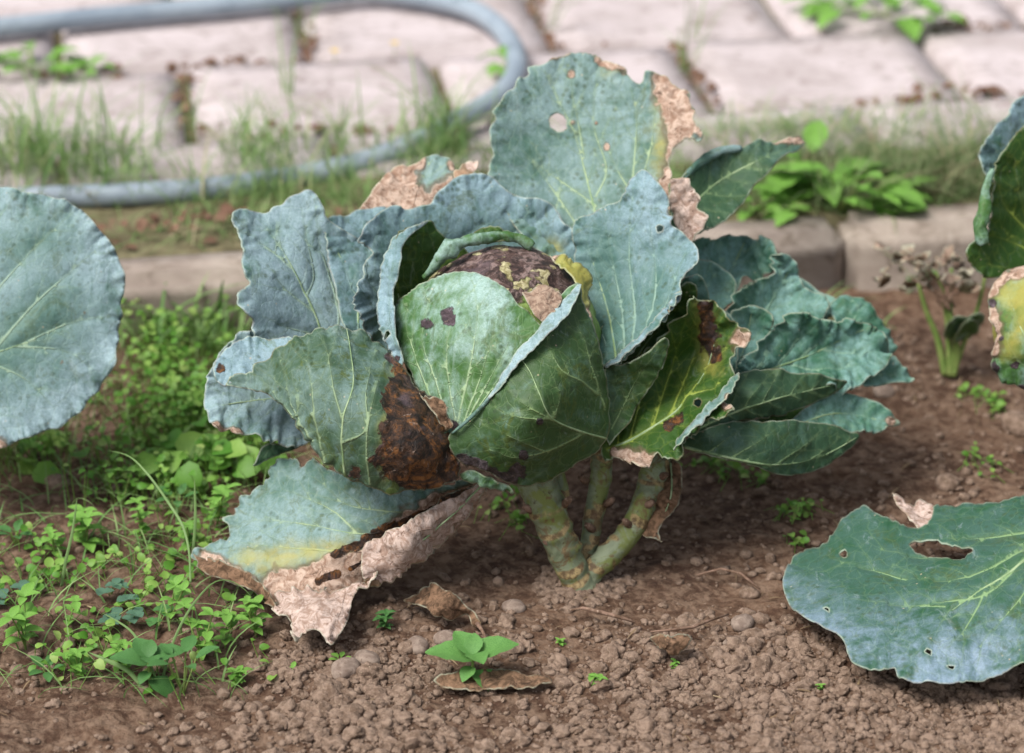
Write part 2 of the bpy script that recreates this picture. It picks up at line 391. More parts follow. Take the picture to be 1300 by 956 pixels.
def tube(name, P, rad, mat, parent=None, seg=12, scar=False, ident=False, attrs=True, label=None, cap=True):
    P = np.asarray(P, float); n = len(P); rad = np.broadcast_to(rad, (n,))
    V = []; Fc = []; up = np.array([.3, .2, 1.0]); prev = None; sc = []
    for i in range(n):
        t = P[min(i+1, n-1)]-P[max(i-1, 0)]; t /= np.linalg.norm(t)+1e-12
        if prev is None: a = np.cross(t, up)
        else: a = prev-t*(prev@t)
        a /= np.linalg.norm(a)+1e-12; prev = a; b = np.cross(t, a)
        for k in range(seg):
            th = 2*math.pi*k/seg; V.append(P[i]+rad[i]*(a*math.cos(th)+b*math.sin(th))); sc.append(th)
    for i in range(n-1):
        for k in range(seg):
            k2 = (k+1) % seg; Fc.append((i*seg+k, i*seg+k2, (i+1)*seg+k2, (i+1)*seg+k))
    if cap:
        Fc.append(tuple(range(seg))[::-1]); Fc.append(tuple(range((n-1)*seg, n*seg)))
    V = np.array(V)
    o = mesh_obj(name, V, Fc, mat, None, label=label)
    if parent is not None:
        o.parent = parent
        rootp = parent
        while rootp.parent: rootp = rootp.parent
        o.matrix_parent_inverse = Matrix.Identity(4) if parent.parent is not None else Matrix.Translation(-Vector(parent.location))
    return o
def roll(poly, rad, mat, parent, a0=-100, a1=130, seg=14, name='leaf', label=None, seed=1, wob=.35):
    """a curled-over leaf margin: open C-shaped gutter along points (px,py,z_cm)"""
    p = catmull(poly, 3.5, False); n = len(p); s = np.arange(n)*3.5
    P = W(p[:, 0], p[:, 1], p[:, 2]*.01); env = np.sin(np.linspace(.25, math.pi-.25, n))**.6
    rad = (rad[0]+(rad[1]-rad[0])*np.linspace(0, 1, n))*env*(1+wob*2*fbm(s/26, s*0, seed, 3))*D0/F
    SI, KI = np.meshgrid(s, np.arange(seg+1), indexing='ij'); RN = .9*fbm(SI/13, KI/4.0, seed, 4)+.35*fbm(SI/5, KI/1.5, seed+3, 2)
    V = []; Fc = []; ed = []
    for i in range(n):
        t = P[min(i+1, n-1)]-P[max(i-1, 0)]; t /= np.linalg.norm(t)
        v = CAM-P[i]; v /= np.linalg.norm(v); b = np.cross(t, v); b /= np.linalg.norm(b); v = np.cross(b, t)
        for k in range(seg+1):
            th = R(a0+(a1-a0)*k/seg); q = rad[i]*(1+RN[i, k]); V.append(P[i]+q*(v*math.cos(th)+b*math.sin(th))); ed.append(min(k, seg-k)*2.0)
    for i in range(n-1):
        for k in range(seg): Fc.append((i*(seg+1)+k, i*(seg+1)+k+1, (i+1)*(seg+1)+k+1, (i+1)*(seg+1)+k))
    z = np.zeros(len(V))
    o = mesh_obj(name, V, Fc, mat, parent, attrs=dict(vd=z+20, dry=z, rot=z, yel=z, edge=np.array(ed)+.5), label=label)
    m = o.modifiers.new('thick', 'SOLIDIFY'); m.thickness = .001; m.offset = 0
    return o

# ---- further materials
def simple(name, c1, c2, scale=30, rough=.8, bumpd=.002, bs=.6, detail=6, c3=None, spec=.3, trans=None, off=0):
    b = NB(name); n = b.noise(scale, detail, .62, .4, off=off); col = b.mix(b.rng(n, .36, .64), srgb(c1), srgb(c2))
    n2 = b.noise(scale*4.3, detail, .65, off=off)
    if c3: col = b.mix(b.rng(n2, .55, .7), col, srgb(c3))
    h = b.math('ADD', b.math('MULTIPLY', n, .6), b.math('MULTIPLY', n2, .4))
    return b.finish(col, rough, b.bump(h, bs, bumpd), spec, trans)
M['wither'] = simple('withered_plant', '5d4839', '8a7060', 70, .9, .002, .7, c3='a58f7c')
M['rib'] = simple('midrib', '7f9a6c', 'a4b88e', 60, .55, .0005, .3, trans=.08)
def stem_mat():
    b = NB('cabbage_stem'); n = b.noise(40, 6, .65, .6); n2 = b.noise(160, 4, .6)
    col = b.mix(b.rng(n, .35, .65), srgb('626c54'), srgb('8a9478')); col = b.mix(b.rng(b.noise(34, 5, .7, 1, off=4), .45, .58, 0, .85), col, srgb('727c3c')); col = b.mix(b.rng(b.noise(52, 5, .7, 1, off=8), .52, .64, 0, .8), col, srgb('6b5236'))
    sc = b.attr('scar'); s2 = b.rng(b.math('ADD', sc, b.math('MULTIPLY', b.math('SUBTRACT', n, .5), 1.1)), .38, .66)
    tan = b.mix(b.rng(n2, .4, .6), srgb('5e4730'), srgb('a08a60')); col = b.mix(b.math('MULTIPLY', s2, .9), col, tan)
    col = b.mix(b.rng(n2, .60, .72, 0, .7), col, srgb('3f3426'))
    return b.finish(col, .6, b.bump(b.math('ADD', n, b.math('MULTIPLY', n2, .5)), .6, .002), .3)
M['stem'] = stem_mat()
def soil_mat(name='soil', k=1.0):
    b = NB(name); n = b.noise(7, 8, .65, .5); n2 = b.noise(70, 8, .7, .4); n3 = b.noise(420, 5, .7)
    col = b.mix(b.rng(n, .35, .65), srgb('4d392d'), srgb('68503f')); col = b.mix(b.rng(n2, .4, .66), col, srgb('87705e'))
    col = b.mix(b.rng(n2, .52, .30, 0, .8), col, srgb('4a362c')); col = b.mix(b.rng(n3, .6, .75, 0, .5), col, srgb('a8927f'))
    h = b.math('ADD', b.math('MULTIPLY', n2, 1), b.math('MULTIPLY', n3, .45)); v = b.voro(150); h = b.math('ADD', h, b.math('MULTIPLY', v.outputs['Distance'], -.5))
    return b.finish(col, .93, b.bump(h, .9, .006), .15)
M['soil'] = soil_mat(); 
M['stone'] = simple('pebble', '75655a', '938376', 90, .9, .0015, .9, c3='5d4a3e')
M['clod'] = simple('clod', '6e5a4b', '978170', 130, .95, .005, 1.0, c3='a8957f', detail=9)

# ------------------------------------------------------------ the ground
AL = R(9.0); UX = np.array([math.cos(AL), math.sin(AL)]); VX = np.array([-math.sin(AL), math.cos(AL)])
KB = G(160, 425)[:2]                               # a point at the foot of the kerb
def uv2(u, v): return KB+UX*u+VX*v
def vcoord(x, y): return (x-KB[0])*VX[0]+(y-KB[1])*VX[1]
def soil_h(x, y):
    x = np.asarray(x, float); y = np.asarray(y, float)
    h = .022*fbm(x*3.1, y*3.1, 1, 3)+.016*fbm(x*14, y*14, 3, 4)+.010*np.abs(fbm(x*34, y*34, 6, 4))+.006*fbm(x*90, y*90, 9, 3)
    r = np.hypot(x-.054, y); h = h*np.clip(.35+r*2.2, 0, 1)
    v = vcoord(x, y); h = h+np.clip((v-.03)/.02, 0, 1)*0
    return h-.004
def axis(lo, hi, step, far):
    a = list(np.arange(lo, hi, step)); g = step
    b = hi; up = []
    while b < far: g *= 1.35; b += g; up.append(b)
    g = step; c = lo; dn = []
    while c > -far: g *= 1.35; c -= g; dn.append(c)
    return np.array(dn[::-1]+a+up)
def grid_mesh(name, xs, ys, hf, mat):
    X, Y = np.meshgrid(xs, ys); Z = hf(X, Y); V = np.stack([X.ravel(), Y.ravel(), Z.ravel()], 1)
    nx, ny = len(xs), len(ys); i = np.arange(nx-1); j = np.arange(ny-1); I, J = np.meshgrid(i, j); a = (J*nx+I).ravel()
    Q = np.stack([a, a+1, a+1+nx, a+nx], 1).astype(np.int32)
    me = bpy.data.meshes.new(name); me.vertices.add(len(V)); me.vertices.foreach_set('co', V.ravel().astype(np.float32))
    me.loops.add(Q.size); me.loops.foreach_set('vertex_index', Q.ravel()); me.polygons.add(len(Q))
    me.polygons.foreach_set('loop_start', np.arange(0, Q.size, 4, dtype=np.int32)); me.polygons.foreach_set('loop_total', np.full(len(Q), 4, dtype=np.int32))
    me.polygons.foreach_set('use_smooth', np.ones(len(Q), dtype=bool)); me.update(calc_edges=True); me.materials.append(mat)
    o = bpy.data.objects.new(name, me); COL.objects.link(o); return o
tag(grid_mesh('ground', axis(-.72, .76, .0032, 80), axis(-.62, .80, .0036, 80), soil_h, M['soil']), kind='structure')
# raised bed behind the kerb (level with the kerb top), under grass and paving
KH = .066; KW = .07
M['bed'] = simple('path_bed_soil', '57513a', '7a7458', 40, .95, .006, .9, c3='7d6a4c')
us = np.concatenate([-np.geomspace(.1, 60, 14)[::-1]-.6, np.arange(-.7, 1.6, .012), np.geomspace(.1, 60, 14)+1.6])
vs = np.concatenate([[KW-.012], np.arange(KW, 1.9, .012), np.geomspace(.1, 60, 14)+1.9])
def bed():
    U, Vv = np.meshgrid(us, vs); X = KB[0]+UX[0]*U+VX[0]*Vv; Y = KB[1]+UX[1]*U+VX[1]*Vv
    Z = KH-.008+.014*fbm(X*9, Y*9, 21, 4)-np.clip((Vv-.30)/.05, 0, 1)*.006; Z[0] = -.05
    nx, ny = len(us), len(vs); Vt = np.stack([X.ravel(), Y.ravel(), Z.ravel()], 1)
    Fq = [(j*nx+i, j*nx+i+1, (j+1)*nx+i+1, (j+1)*nx+i) for j in range(ny-1) for i in range(nx-1)]
    return mesh_obj('verge', Vt, Fq, M['bed'])
tag(bed(), kind='structure')
# bevelled, slightly uneven block
def block(name, cu, cv, z0, du, dv, dz, mat, parent, bev=.008, seed=0, rough=.0025, res=.02, rotj=0):
    bm = bmesh.new(); bmesh.ops.create_cube(bm, size=1)
    for v in bm.verts: v.co = Vector((v.co.x*du, v.co.y*dv, v.co.z*dz))
    bmesh.ops.bevel(bm, geom=bm.edges[:], offset=bev, segments=2, affect='EDGES')
    cuts = 7
    bmesh.ops.subdivide_edges(bm, edges=[e for e in bm.edges if e.calc_length() > .05], cuts=cuts, use_grid_fill=True)
    for v in bm.verts:
        x, y = v.co.x*22+seed*9, v.co.y*22+v.co.z*31
        n = float(fbm(x, y, seed, 4)); v.co += v.co.normalized()*n*rough*4
    c = uv2(cu, cv); M4 = Matrix.Translation((c[0], c[1], z0+dz/2)) @ Matrix.Rotation(AL+rotj, 4, 'Z')
    bmesh.ops.transform(bm, matrix=M4, verts=bm.verts)
    me = bpy.data.meshes.new(name); bm.to_mesh(me); bm.free(); me.materials.append(mat)
    me.polygons.foreach_set('use_smooth', np.ones(len(me.polygons), dtype=bool))
    o = bpy.data.objects.new(name, me); COL.objects.link(o)
    if parent is not None: o.parent = parent; o.matrix_parent_inverse = Matrix.Translation(-Vector(parent.location))
    return o
def conc(name, a, b_, c, off):
    b = NB(name); n = b.noise(9, 7, .65, .5, off=off); n2 = b.noise(120, 6, .7, off=off); n3 = b.noise(30, 5, .6, 1.2, off=off+3)
    col = b.mix(b.rng(n, .35, .65), srgb(a), srgb(b_)); col = b.mix(b.rng(n3, .50, .70, 0, .7), col, srgb(c)); col = b.mix(b.rng(n2, .55, .75, 0, .35), col, srgb('8d7d76'))
    return b.finish(col, .85, b.bump(b.math('ADD', n2, b.math('MULTIPLY', n3, .6)), .5, .002), .25)
M['slab'] = conc('paving_concrete', 'aba09e', 'c1b6b6', '7e7068', 0)
M['kerb'] = conc('kerb_concrete', '8f8278', 'a89c90', '6c6052', 5)
kb = empty('kerb', (*uv2(0, 0), 0), None, None); tag(kb, kind='structure')
useam = [-2.6, -1.6, -.6, .03+.0, 1.0, 2.0, 3.0]
cK = G(1050, 330); usK = (cK[:2]-KB)@UX
useam = [usK-1.15*k for k in (3, 2, 1)]+[usK+1.0*k for k in range(0, 4)]
for i in range(len(useam)-1):
    block('kerb_stone', (useam[i]+useam[i+1])/2, KW/2, -.06, useam[i+1]-useam[i]-.003, KW, KH+.06+.004*(i % 2), M['kerb'], kb, .013, i, .0022, rotj=.004*(-1)**i)
# paving: courses measured from the photograph
pv = empty('path', (*uv2(0, .3), 0), None, None); tag(pv, kind='structure')
vA = (G(240, 185, KH)[:2]-KB)@VX; SLD = .268; SLW = .325
uA = (G(236, 130, KH)[:2]-KB)@UX; uB = (G(382, 40, KH)[:2]-KB)@UX
for row in range(-1, 9):
    v0 = vA+row*SLD; dep = SLD
    if row == -1: v0 = vA-.13; dep = .13
    ph = uA if row % 2 == 0 else uB
    for k in range(-7, 10):
        u0 = ph+k*SLW; jj = random.Random(row*31+k)
        block('paving_slab', u0+SLW/2, v0+dep/2, KH-.045+jj.uniform(-.003, .002), SLW-.012-jj.uniform(0, .006), dep-.014-jj.uniform(0, .006), .055, M['slab'], pv, .006, row*17+k, .0016, rotj=jj.uniform(-.008, .008))

# ------------------------------------------------------------ the hose
M['hose'] = simple('hose_rubber', '7d8a96', '94a0aa', 8, .45, .0005, .3, c3='6f7c84', spec=.5)
hp = [(-160, 52, 0), (0, 35, 0), (100, 24, 0), (200, 15, 0), (300, 6, 0), (400, -4, 0), (470, -10, 0), (530, -4, 0), (590, 9, 0), (628, 30, 0), (652, 62, 0), (655, 92, 0), (638, 118, 0), (610, 138, 0), (575, 157, -.002), (530, 180, -.010), (470, 203, -.022), (400, 220, -.028), (300, 236, -.029), (200, 245, -.026), (90, 250, -.027), (-60, 256, -.028), (-250, 262, -.03)]
HP = np.array([G(a, b, KH+.018+c+.012) for a, b, c in hp]); HPc = catmull(HP*1000, 12, False)/1000
tag(tube('garden_hose', HPc, .0138, M['hose'], seg=16), 'grey rubber garden hose looping over the paving into the grass', 'hose')

# ------------------------------------------------------------ main cabbage plant
base = W(735, 738, 0.0); base[2] = 0
cab = empty('cabbage_plant', base, 'large diseased cabbage on three stalks with a split brown-topped head', 'cabbage', 'cabbage plants in the vegetable bed')
def stalk(pts, r, seed, label=None):
    p = catmull(pts, 2.2, False); n = len(p); P = W(p[:, 0], p[:, 1], p[:, 2]*.01); s = np.arange(n)
    t = np.linspace(0, 1, n); rad0 = np.interp(t, np.linspace(0, 1, len(r)), r)*D0/F*.84
    seg = 28; V = []; Fc = []; sc = []; up = np.array([.2, -1, .1]); rr = np.random.default_rng(seed)
    rings = [(rr.uniform(0, 2*math.pi), rr.uniform(2, n-3), rr.uniform(.5, 1.5), rr.uniform(.4, 1.2)) for k in range(1, int(n/5))]
    for i in range(n):
        T = P[min(i+1, n-1)]-P[max(i-1, 0)]; T /= np.linalg.norm(T); a = np.cross(T, up); a /= np.linalg.norm(a); b = np.cross(T, a)
        for k in range(seg):
            th = 2*math.pi*k/seg; m = 0; g = 0
            for th0, s0, rw, rs in rings:
                dth = (th-th0+math.pi) % (2*math.pi)-math.pi
                c = s0+3.5*dth*dth*.6-2; q = (i-c)/2.6
                wgt = 1.15*rs*math.exp(-(dth/(1.3*rw))**4)
                g += wgt*math.exp(-q*q)*.17; m = max(m, wgt*math.exp(-((i-c-2)/2.9)**2))
            rr_ = rad0[i]*(1+g+.16*float(fbm(i/11, k/4+seed, seed, 3)))
            V.append(P[i]+rr_*(a*math.cos(th)+b*math.sin(th))); sc.append(m)
    for i in range(n-1):
        for k in range(seg):
            k2 = (k+1) % seg; Fc.append((i*seg+k, i*seg+k2, (i+1)*seg+k2, (i+1)*seg+k))
    mesh_obj('stalk', V, Fc, M['stem'], cab, attrs=dict(scar=sc), label=label)
stalk([(742, 752, .5), (733, 735, .3), (718, 705, -.4), (704, 672, -1.2), (692, 640, -2), (682, 612, -2.5), (672, 580, -2), (660, 540, 0), (645, 480, 1)], [23, 24, 24, 26, 29, 32, 34, 34, 30], 3, 'thick left stalk ringed with leaf scars')
stalk([(740, 752, 2), (738, 730, 2), (746, 700, 2.2), (753, 660, 2.2), (760, 620, 2.2), (764, 585, 2), (755, 540, 2)], [12, 13, 14, 15, 16, 16, 14], 5)
stalk([(738, 755, .6), (752, 726, .6), (775, 703, .8), (798, 678, 1.2), (815, 645, 1.8), (826, 615, 2.2), (832, 590, 2.6), (850, 550, 5), (890, 500, 8), (940, 460, 11)], [16, 17, 18, 18, 19, 20, 20, 20, 18, 12], 8)
stalk([(708, 660, .5), (712, 630, .5), (706, 600, .5), (700, 560, .5)], [9, 12, 13, 12], 9)

for (x, y, dx, dy, z_) in ((676, 648, -11, -5, -2.4), (700, 690, -9, -3, -1.2), (716, 640, 9, -8, -2.4), (770, 640, 9, -7, 1.6), (752, 672, -8, -6, 1.6), (800, 668, -8, -8, .6), (820, 642, 10, -5, 1.2), (838, 606, 9, -4, 1.8), (744, 610, -8, -4, 1.6)):
    tube('leaf_stub', W(np.array([x, x+dx*.6, x+dx]), np.array([y, y+dy*.6, y+dy]), np.array([z_, z_-.7, z_-1.0])*.01), [.0042, .0034, .0022], M['wither'], cab, 9)
# --- head: rotting core
def head():
    bm = bmesh.new(); bmesh.ops.create_icosphere(bm, subdivisions=6, radius=1)
    c = W(640, 428, .012); me = bpy.data.meshes.new('head'); 
    co = np.array([v.co[:] for v in bm.verts])
    n = fbm(co[:, 0]*2.3+5, co[:, 1]*2.3+co[:, 2]*3, 4, 5); n2 = fbm(co[:, 0]*7+5, co[:, 1]*7+co[:, 2]*8, 9, 4)
    rr_ = .086*(1+.10*n+.05*n2)
    P = co*rr_[:, None]*np.array([1.0, 1.0, .98])
    up = (co@AX_U); fr = -(co@AX_F)
    rot = np.clip((up-.25)/.22+n*1.4, 0, 1); 
    for v, p in zip(bm.verts, P): v.co = Vector(p+c)
    bm.to_mesh(me); bm.free()
    Fc = [tuple(p.vertices) for p in me.polygons]
    z = np.zeros(len(P))
    o = mesh_obj('head', P+c, Fc, M['headm'], cab, attrs=dict(vd=z+10, dry=rot*np.clip(n2*5-.05, 0, 1), rot=rot*(1-.8*np.clip(n2*5-.05, 0, 1)), yel=z, edge=z+30), label='split head with a rotten brown and purple crown')
    return o
M['headm'] = leaf_mat('head_rotten', '5f7a30', 'a3b86c', .5, 'c0cf90', '4a6428', .3, .05, 101, rotc=('2a1e1c', '8c7872', '54403a'), dryc=('807850', 'b8b08a', '5b463c'), netw=.2)
head()

leaf([(664, 372), (676, 364), (690, 360), (704, 364), (714, 374), (710, 388), (702, 400), (692, 409), (682, 404), (672, 392)], [(664, 372, -8), (690, 360, -8), (714, 374, -9), (692, 409, -10.2), (688, 384, -9.6)], M['drym'], cab, veins=[([(700, 404), (690, 385), (682, 366)], 1.0)], dry=[(690, 385, 60)], crump=.5, sp=2.6, jag=1.5, label='tan dried flap on the crown of the head')
# ---- outer leaves, back to front
def L(*a, **k): return leaf(*a, parent=cab, **k)
# upright back leaf with hole and dried right margin
leaf([(618, 225), (623, 195), (617, 168), (626, 152), (620, 142), (634, 130), (640, 118), (650, 112), (656, 98), (668, 95), (672, 84), (690, 82), (700, 74), (718, 70), (736, 67), (750, 68), (768, 74), (780, 80), (795, 88), (798, 96), (808, 108), (814, 104), (817, 92), (832, 92), (846, 96), (858, 106), (874, 116), (877, 130), (884, 142), (881, 152), (890, 165), (890, 180), (876, 176), (866, 180), (853, 188), (851, 205), (854, 222), (850, 250), (850, 290), (820, 340), (740, 350), (680, 320), (640, 270)],
     [(620, 220, 10), (640, 125, 12), (735, 67, 15), (835, 96, 14), (888, 170, 11), (850, 260, 8), (760, 340, 8), (700, 200, 12.5), (780, 180, 12), (740, 260, 10.5)], M['pale'], cab,
     veins=[([(765, 300), (752, 255), (742, 215), (728, 165), (715, 140), (698, 95)], 2.6), ([(757, 262), (715, 232), (690, 215), (660, 190)], 1.7), ([(735, 290), (700, 238), (680, 212), (665, 200)], 1.9), ([(728, 165), (700, 110), (690, 90)], 1.2),
            ([(742, 200), (733, 150), (725, 110), (722, 80)], 1.3), ([(757, 250), (770, 215), (755, 165), (755, 120), (760, 85)], 1.6), ([(800, 260), (806, 200), (808, 150), (800, 110)], 2.0), ([(798, 240), (778, 205), (765, 170)], 1.3), ([(812, 240), (826, 190), (832, 140), (838, 105)], 1.6), ([(700, 280), (712, 240), (706, 214)], 1.0)],
     holes=[[(698, 150), (704, 145), (713, 146), (719, 153), (718, 163), (711, 168), (702, 165), (697, 158)]],
     dry=[(850, 112, 868, 160, 22), (880, 160, 16), (862, 190, 850, 250, 14), (762, 76, 800, 90, 7), (727, 156, 3), (757, 157, 2), (771, 187, 3.5), (725, 95, 4), (680, 76, 720, 68, 4), (620, 140, 3)],
     yel=[(842, 120, 840, 240, 8), (780, 85, 10)], sp=3.2, jag=2.6, ruf=(.005, 22), label='upright pale grey-green back leaf with a round hole and scorched right margin')
leaf([(851, 232), (860, 226), (872, 226), (878, 240), (892, 250), (888, 262), (902, 272), (900, 284), (888, 296), (876, 308), (862, 296), (852, 272)], [(851, 232, 6), (878, 240, 5.2), (902, 272, 5), (872, 308, 5.5), (855, 275, 7)], M['dryl'], cab, veins=[([(860, 300), (868, 265), (866, 235)], 1.3)], dry=[(875, 265, 60)], sp=2.6, jag=3, crump=.6, label='small crisp brown scrap of leaf')
leaf([(852, 250), (862, 225), (878, 208), (898, 195), (920, 187), (945, 186), (960, 178), (985, 180), (1008, 174), (1022, 181), (1012, 192), (994, 200), (975, 222), (955, 240), (940, 262), (915, 285), (895, 296), (870, 300), (850, 290)],
     [(852, 250, 9), (898, 195, 14), (945, 186, 15), (1022, 181, 18), (975, 222, 14), (930, 265, 11), (895, 296, 9), (915, 235, 14)], M['dark'], cab, mid=[(870, 270), (910, 232), (960, 205), (1012, 184)], nv=5, vw=2.4, dry=[(985, 178, 1020, 180, 4)], sp=3.5, label='narrow dark leaf pointing to the right')
roll([(868, 226, 11), (890, 205, 13), (915, 192, 14), (940, 188, 15)], (5, 6), M['pale'], cab, seed=4)
leaf([(455, 275), (468, 250), (484, 228), (497, 215), (505, 210), (528, 207), (540, 198), (556, 195), (570, 202), (578, 216), (577, 232), (566, 250), (540, 280), (490, 290)], [(455, 275, 9), (500, 212, 12), (556, 195, 13), (578, 225, 12), (500, 285, 9), (530, 245, 11)], M['pale'], cab, mid=[(520, 285), (530, 240), (548, 205)], nv=4, vw=1.8, dry=[(470, 258, 490, 222, 20), (500, 235, 520, 262, 26), (575, 212, 6), (570, 245, 540, 262, 15), (505, 212, 530, 205, 9), (480, 275, 540, 280, 14)], sp=3.4, crump=.5, label='tan withered leaf behind the head')
leaf([(756, 424), (790, 402), (835, 376), (872, 358), (886, 372), (868, 430), (826, 500), (772, 526), (752, 480)], [(756, 424, 1.5), (835, 376, 2), (880, 364, 1.5), (868, 430, 4), (826, 500, 2), (760, 520, 0), (800, 440, 2.5)], M['deep'], cab, veins=[([(772, 515), (810, 450), (860, 385)], 2.0)], sp=4)
leaf([(576, 226), (584, 216), (592, 207), (606, 205), (608, 214), (600, 226), (590, 240), (578, 245)], [(576, 226, 10), (606, 205, 11), (590, 240, 9)], M['dryl'], cab, dry=[(600, 208, 14)], sp=3, crump=.4)
# left upper leaf
leaf([(291, 278), (294, 270), (303, 266), (315, 269), (326, 270), (338, 272), (345, 264), (358, 260), (366, 252), (380, 246), (388, 241), (397, 243), (404, 252), (411, 266), (416, 278), (450, 300), (500, 330), (505, 420), (470, 455), (400, 465), (350, 450), (325, 440), (316, 420), (318, 408), (308, 400), (300, 385), (300, 372), (309, 366), (314, 360), (306, 348), (306, 325), (301, 303)],
     [(291, 275, 1.5), (340, 270, 4.5), (388, 241, 5), (415, 278, 5), (300, 375, -2.5), (322, 430, -1.5), (400, 460, 3), (500, 400, 5.5), (380, 340, 3.8), (450, 330, 7), (350, 330, 2.6), (490, 330, 7.5)], M['blue'], cab,
     veins=[([(408, 425), (400, 400), (385, 370), (370, 340), (357, 315), (348, 280)], 3.0), ([(398, 396), (378, 382), (358, 366), (345, 350), (335, 340)], 2.0), ([(425, 430), (430, 400), (418, 350), (405, 310), (400, 262)], 2.1), ([(388, 376), (398, 350), (388, 300), (382, 260)], 1.6), ([(372, 345), (345, 320), (318, 300), (305, 285)], 1.6), ([(398, 425), (360, 415), (325, 400)], 1.4), ([(358, 318), (340, 295), (325, 280)], 1.0)],
     sp=3.2, ruf=(.003, 22), puff=.003, jag=.5, label='broad waxy blue-green leaf on the upper left')
leaf([(411, 285), (425, 276), (440, 274), (450, 268), (470, 264), (490, 266), (510, 280), (520, 340), (510, 430), (470, 450), (440, 440), (430, 400), (418, 340)], [(411, 285, 5.5), (450, 268, 8), (500, 280, 9), (430, 400, 3), (500, 430, 4), (460, 340, 6)], M['blue2'], cab, veins=[([(455, 440), (453, 380), (445, 365), (438, 340), (425, 310)], 1.8), ([(470, 410), (468, 350), (466, 315), (460, 280)], 1.5)], sp=3.4, label='shaded blue leaf tucked behind the wavy one')
# lower left pale leaf
leaf([(303, 422), (296, 432), (283, 440), (272, 458), (262, 478), (259, 500), (262, 522), (270, 540), (282, 545), (290, 542), (298, 550), (320, 551), (335, 560), (352, 560), (370, 567), (395, 563), (430, 540), (440, 480), (400, 430), (340, 420)],
     [(303, 422, 0), (260, 500, -1), (275, 542, -2.5), (350, 562, -1.5), (430, 540, 2), (420, 440, 4), (330, 490, 1.2), (300, 515, -.6)], M['blue'], cab, mid=[(430, 500), (370, 505), (310, 510), (266, 518)], nv=5, vw=2.4, sp=3.5, dry=[(272, 543, 305, 549, 5)], ruf=(.009, 24), label='pale rippled leaf at the far left of the plant')
leaf([(320, 590), (328, 572), (340, 562), (360, 564), (380, 566), (360, 575), (345, 580), (330, 588)], [(320, 590, 0), (340, 562, 0), (380, 566, 1)], M['dark'], cab, sp=3, jag=1)
# the wavy-edged leaf cupping the head
leaf([(447, 385), (446, 370), (453, 358), (462, 348), (461, 336), (470, 326), (468, 316), (456, 308), (455, 298), (460, 288), (472, 276), (482, 268), (500, 261), (515, 266), (530, 262), (546, 258), (552, 246), (564, 236), (576, 226), (592, 222), (606, 220), (622, 223), (633, 232), (645, 243), (662, 250), (682, 251), (697, 257), (708, 268), (716, 280), (724, 288), (745, 310), (770, 360), (790, 420), (760, 470), (640, 480), (540, 470), (490, 450), (470, 430), (458, 410)],
     [(447, 380, -1.5), (456, 305, 1.5), (500, 262, 6), (546, 258, 7.5), (606, 220, 9), (665, 250, 9.5), (720, 284, 8.5), (780, 400, 6), (650, 470, 12), (500, 440, 3), (600, 290, 9), (530, 330, 6.5), (490, 380, 2.5), (620, 250, 9), (700, 330, 9.5)], M['blue2'], cab,
     veins=[([(560, 420), (530, 370), (515, 330), (530, 295), (560, 280)], 1.6), ([(640, 420), (660, 330), (650, 290), (640, 255)], 2.6), ([(580, 400), (575, 320), (590, 300), (614, 282), (616, 262)], 1.8), ([(520, 420), (470, 360), (468, 330), (478, 290)], 1.6), ([(700, 400), (690, 320), (680, 270)], 1.8), ([(505, 440), (492, 390), (500, 340)], 1.2), ([(652, 300), (668, 275), (672, 262)], 1.0)],
     yel=[(700, 320, 740, 400, 14)], gre=[(540, 320, 560, 400, 40), (690, 350, 740, 400, 40), (620, 300, 20)], sp=3.2, ruf=(.006, 20), puff=.003, label='wavy-edged blue leaf cupping the head from behind')  # gre: shade inside the cup, painted as deeper green
# blue leaf right of the head
leaf([(728, 286), (740, 276), (756, 270), (768, 262), (785, 256), (794, 246), (796, 232), (804, 222), (815, 215), (826, 221), (836, 232), (846, 244), (850, 258), (849, 272), (857, 276), (855, 286), (866, 294), (876, 303), (886, 314), (890, 326), (888, 336), (876, 342), (868, 350), (864, 362), (866, 374), (858, 388), (846, 402), (832, 416), (818, 432), (804, 446), (790, 458), (770, 464), (755, 470), (735, 430), (728, 380), (730, 330)],
     [(728, 286, 5.5), (815, 215, 4), (850, 262, 2.5), (888, 328, 0), (864, 368, -2), (820, 430, -4.2), (780, 462, -3.5), (745, 460, 0), (730, 360, 5), (790, 330, 3.5), (800, 400, 1), (840, 320, 2)], M['blue2'], cab,
     veins=[([(782, 455), (775, 410), (765, 370), (752, 330), (745, 300)], 2.0), ([(792, 452), (790, 400), (782, 350), (772, 300), (770, 275)], 1.9), ([(800, 446), (806, 400), (800, 340), (800, 290), (806, 240)], 2.2), ([(812, 434), (828, 390), (832, 340), (826, 280)], 1.9), ([(824, 424), (846, 380), (862, 340), (872, 318)], 1.5), ([(770, 440), (755, 400), (740, 380)], 1.2)],
     gre=[(780, 450, 765, 330, 44), (820, 420, 835, 350, 30)], holes=[[(836, 290), (839, 287), (844, 290), (843, 295), (838, 297)]], sp=3.0, ruf=(.005, 20), puff=.0028, label='blue waxy leaf standing right of the head')  # gre: painted shade towards the foot of the leaf
leaf([(868, 372), (860, 386), (846, 402), (830, 418), (814, 434), (798, 450), (782, 464), (770, 468), (776, 458), (790, 445), (806, 430), (820, 415), (836, 402), (850, 386), (860, 374)], [(868, 372, -2.2), (846, 402, -3.6), (814, 434, -5), (782, 464, -4.6), (806, 428, -4.2), (850, 386, -2.4), (776, 458, -3.6)], M['blue2'], cab, sp=2.4, jag=1.6, rot=[(850, 395, 2)], ruf=(.003, 8), label='turned-over pale margin')
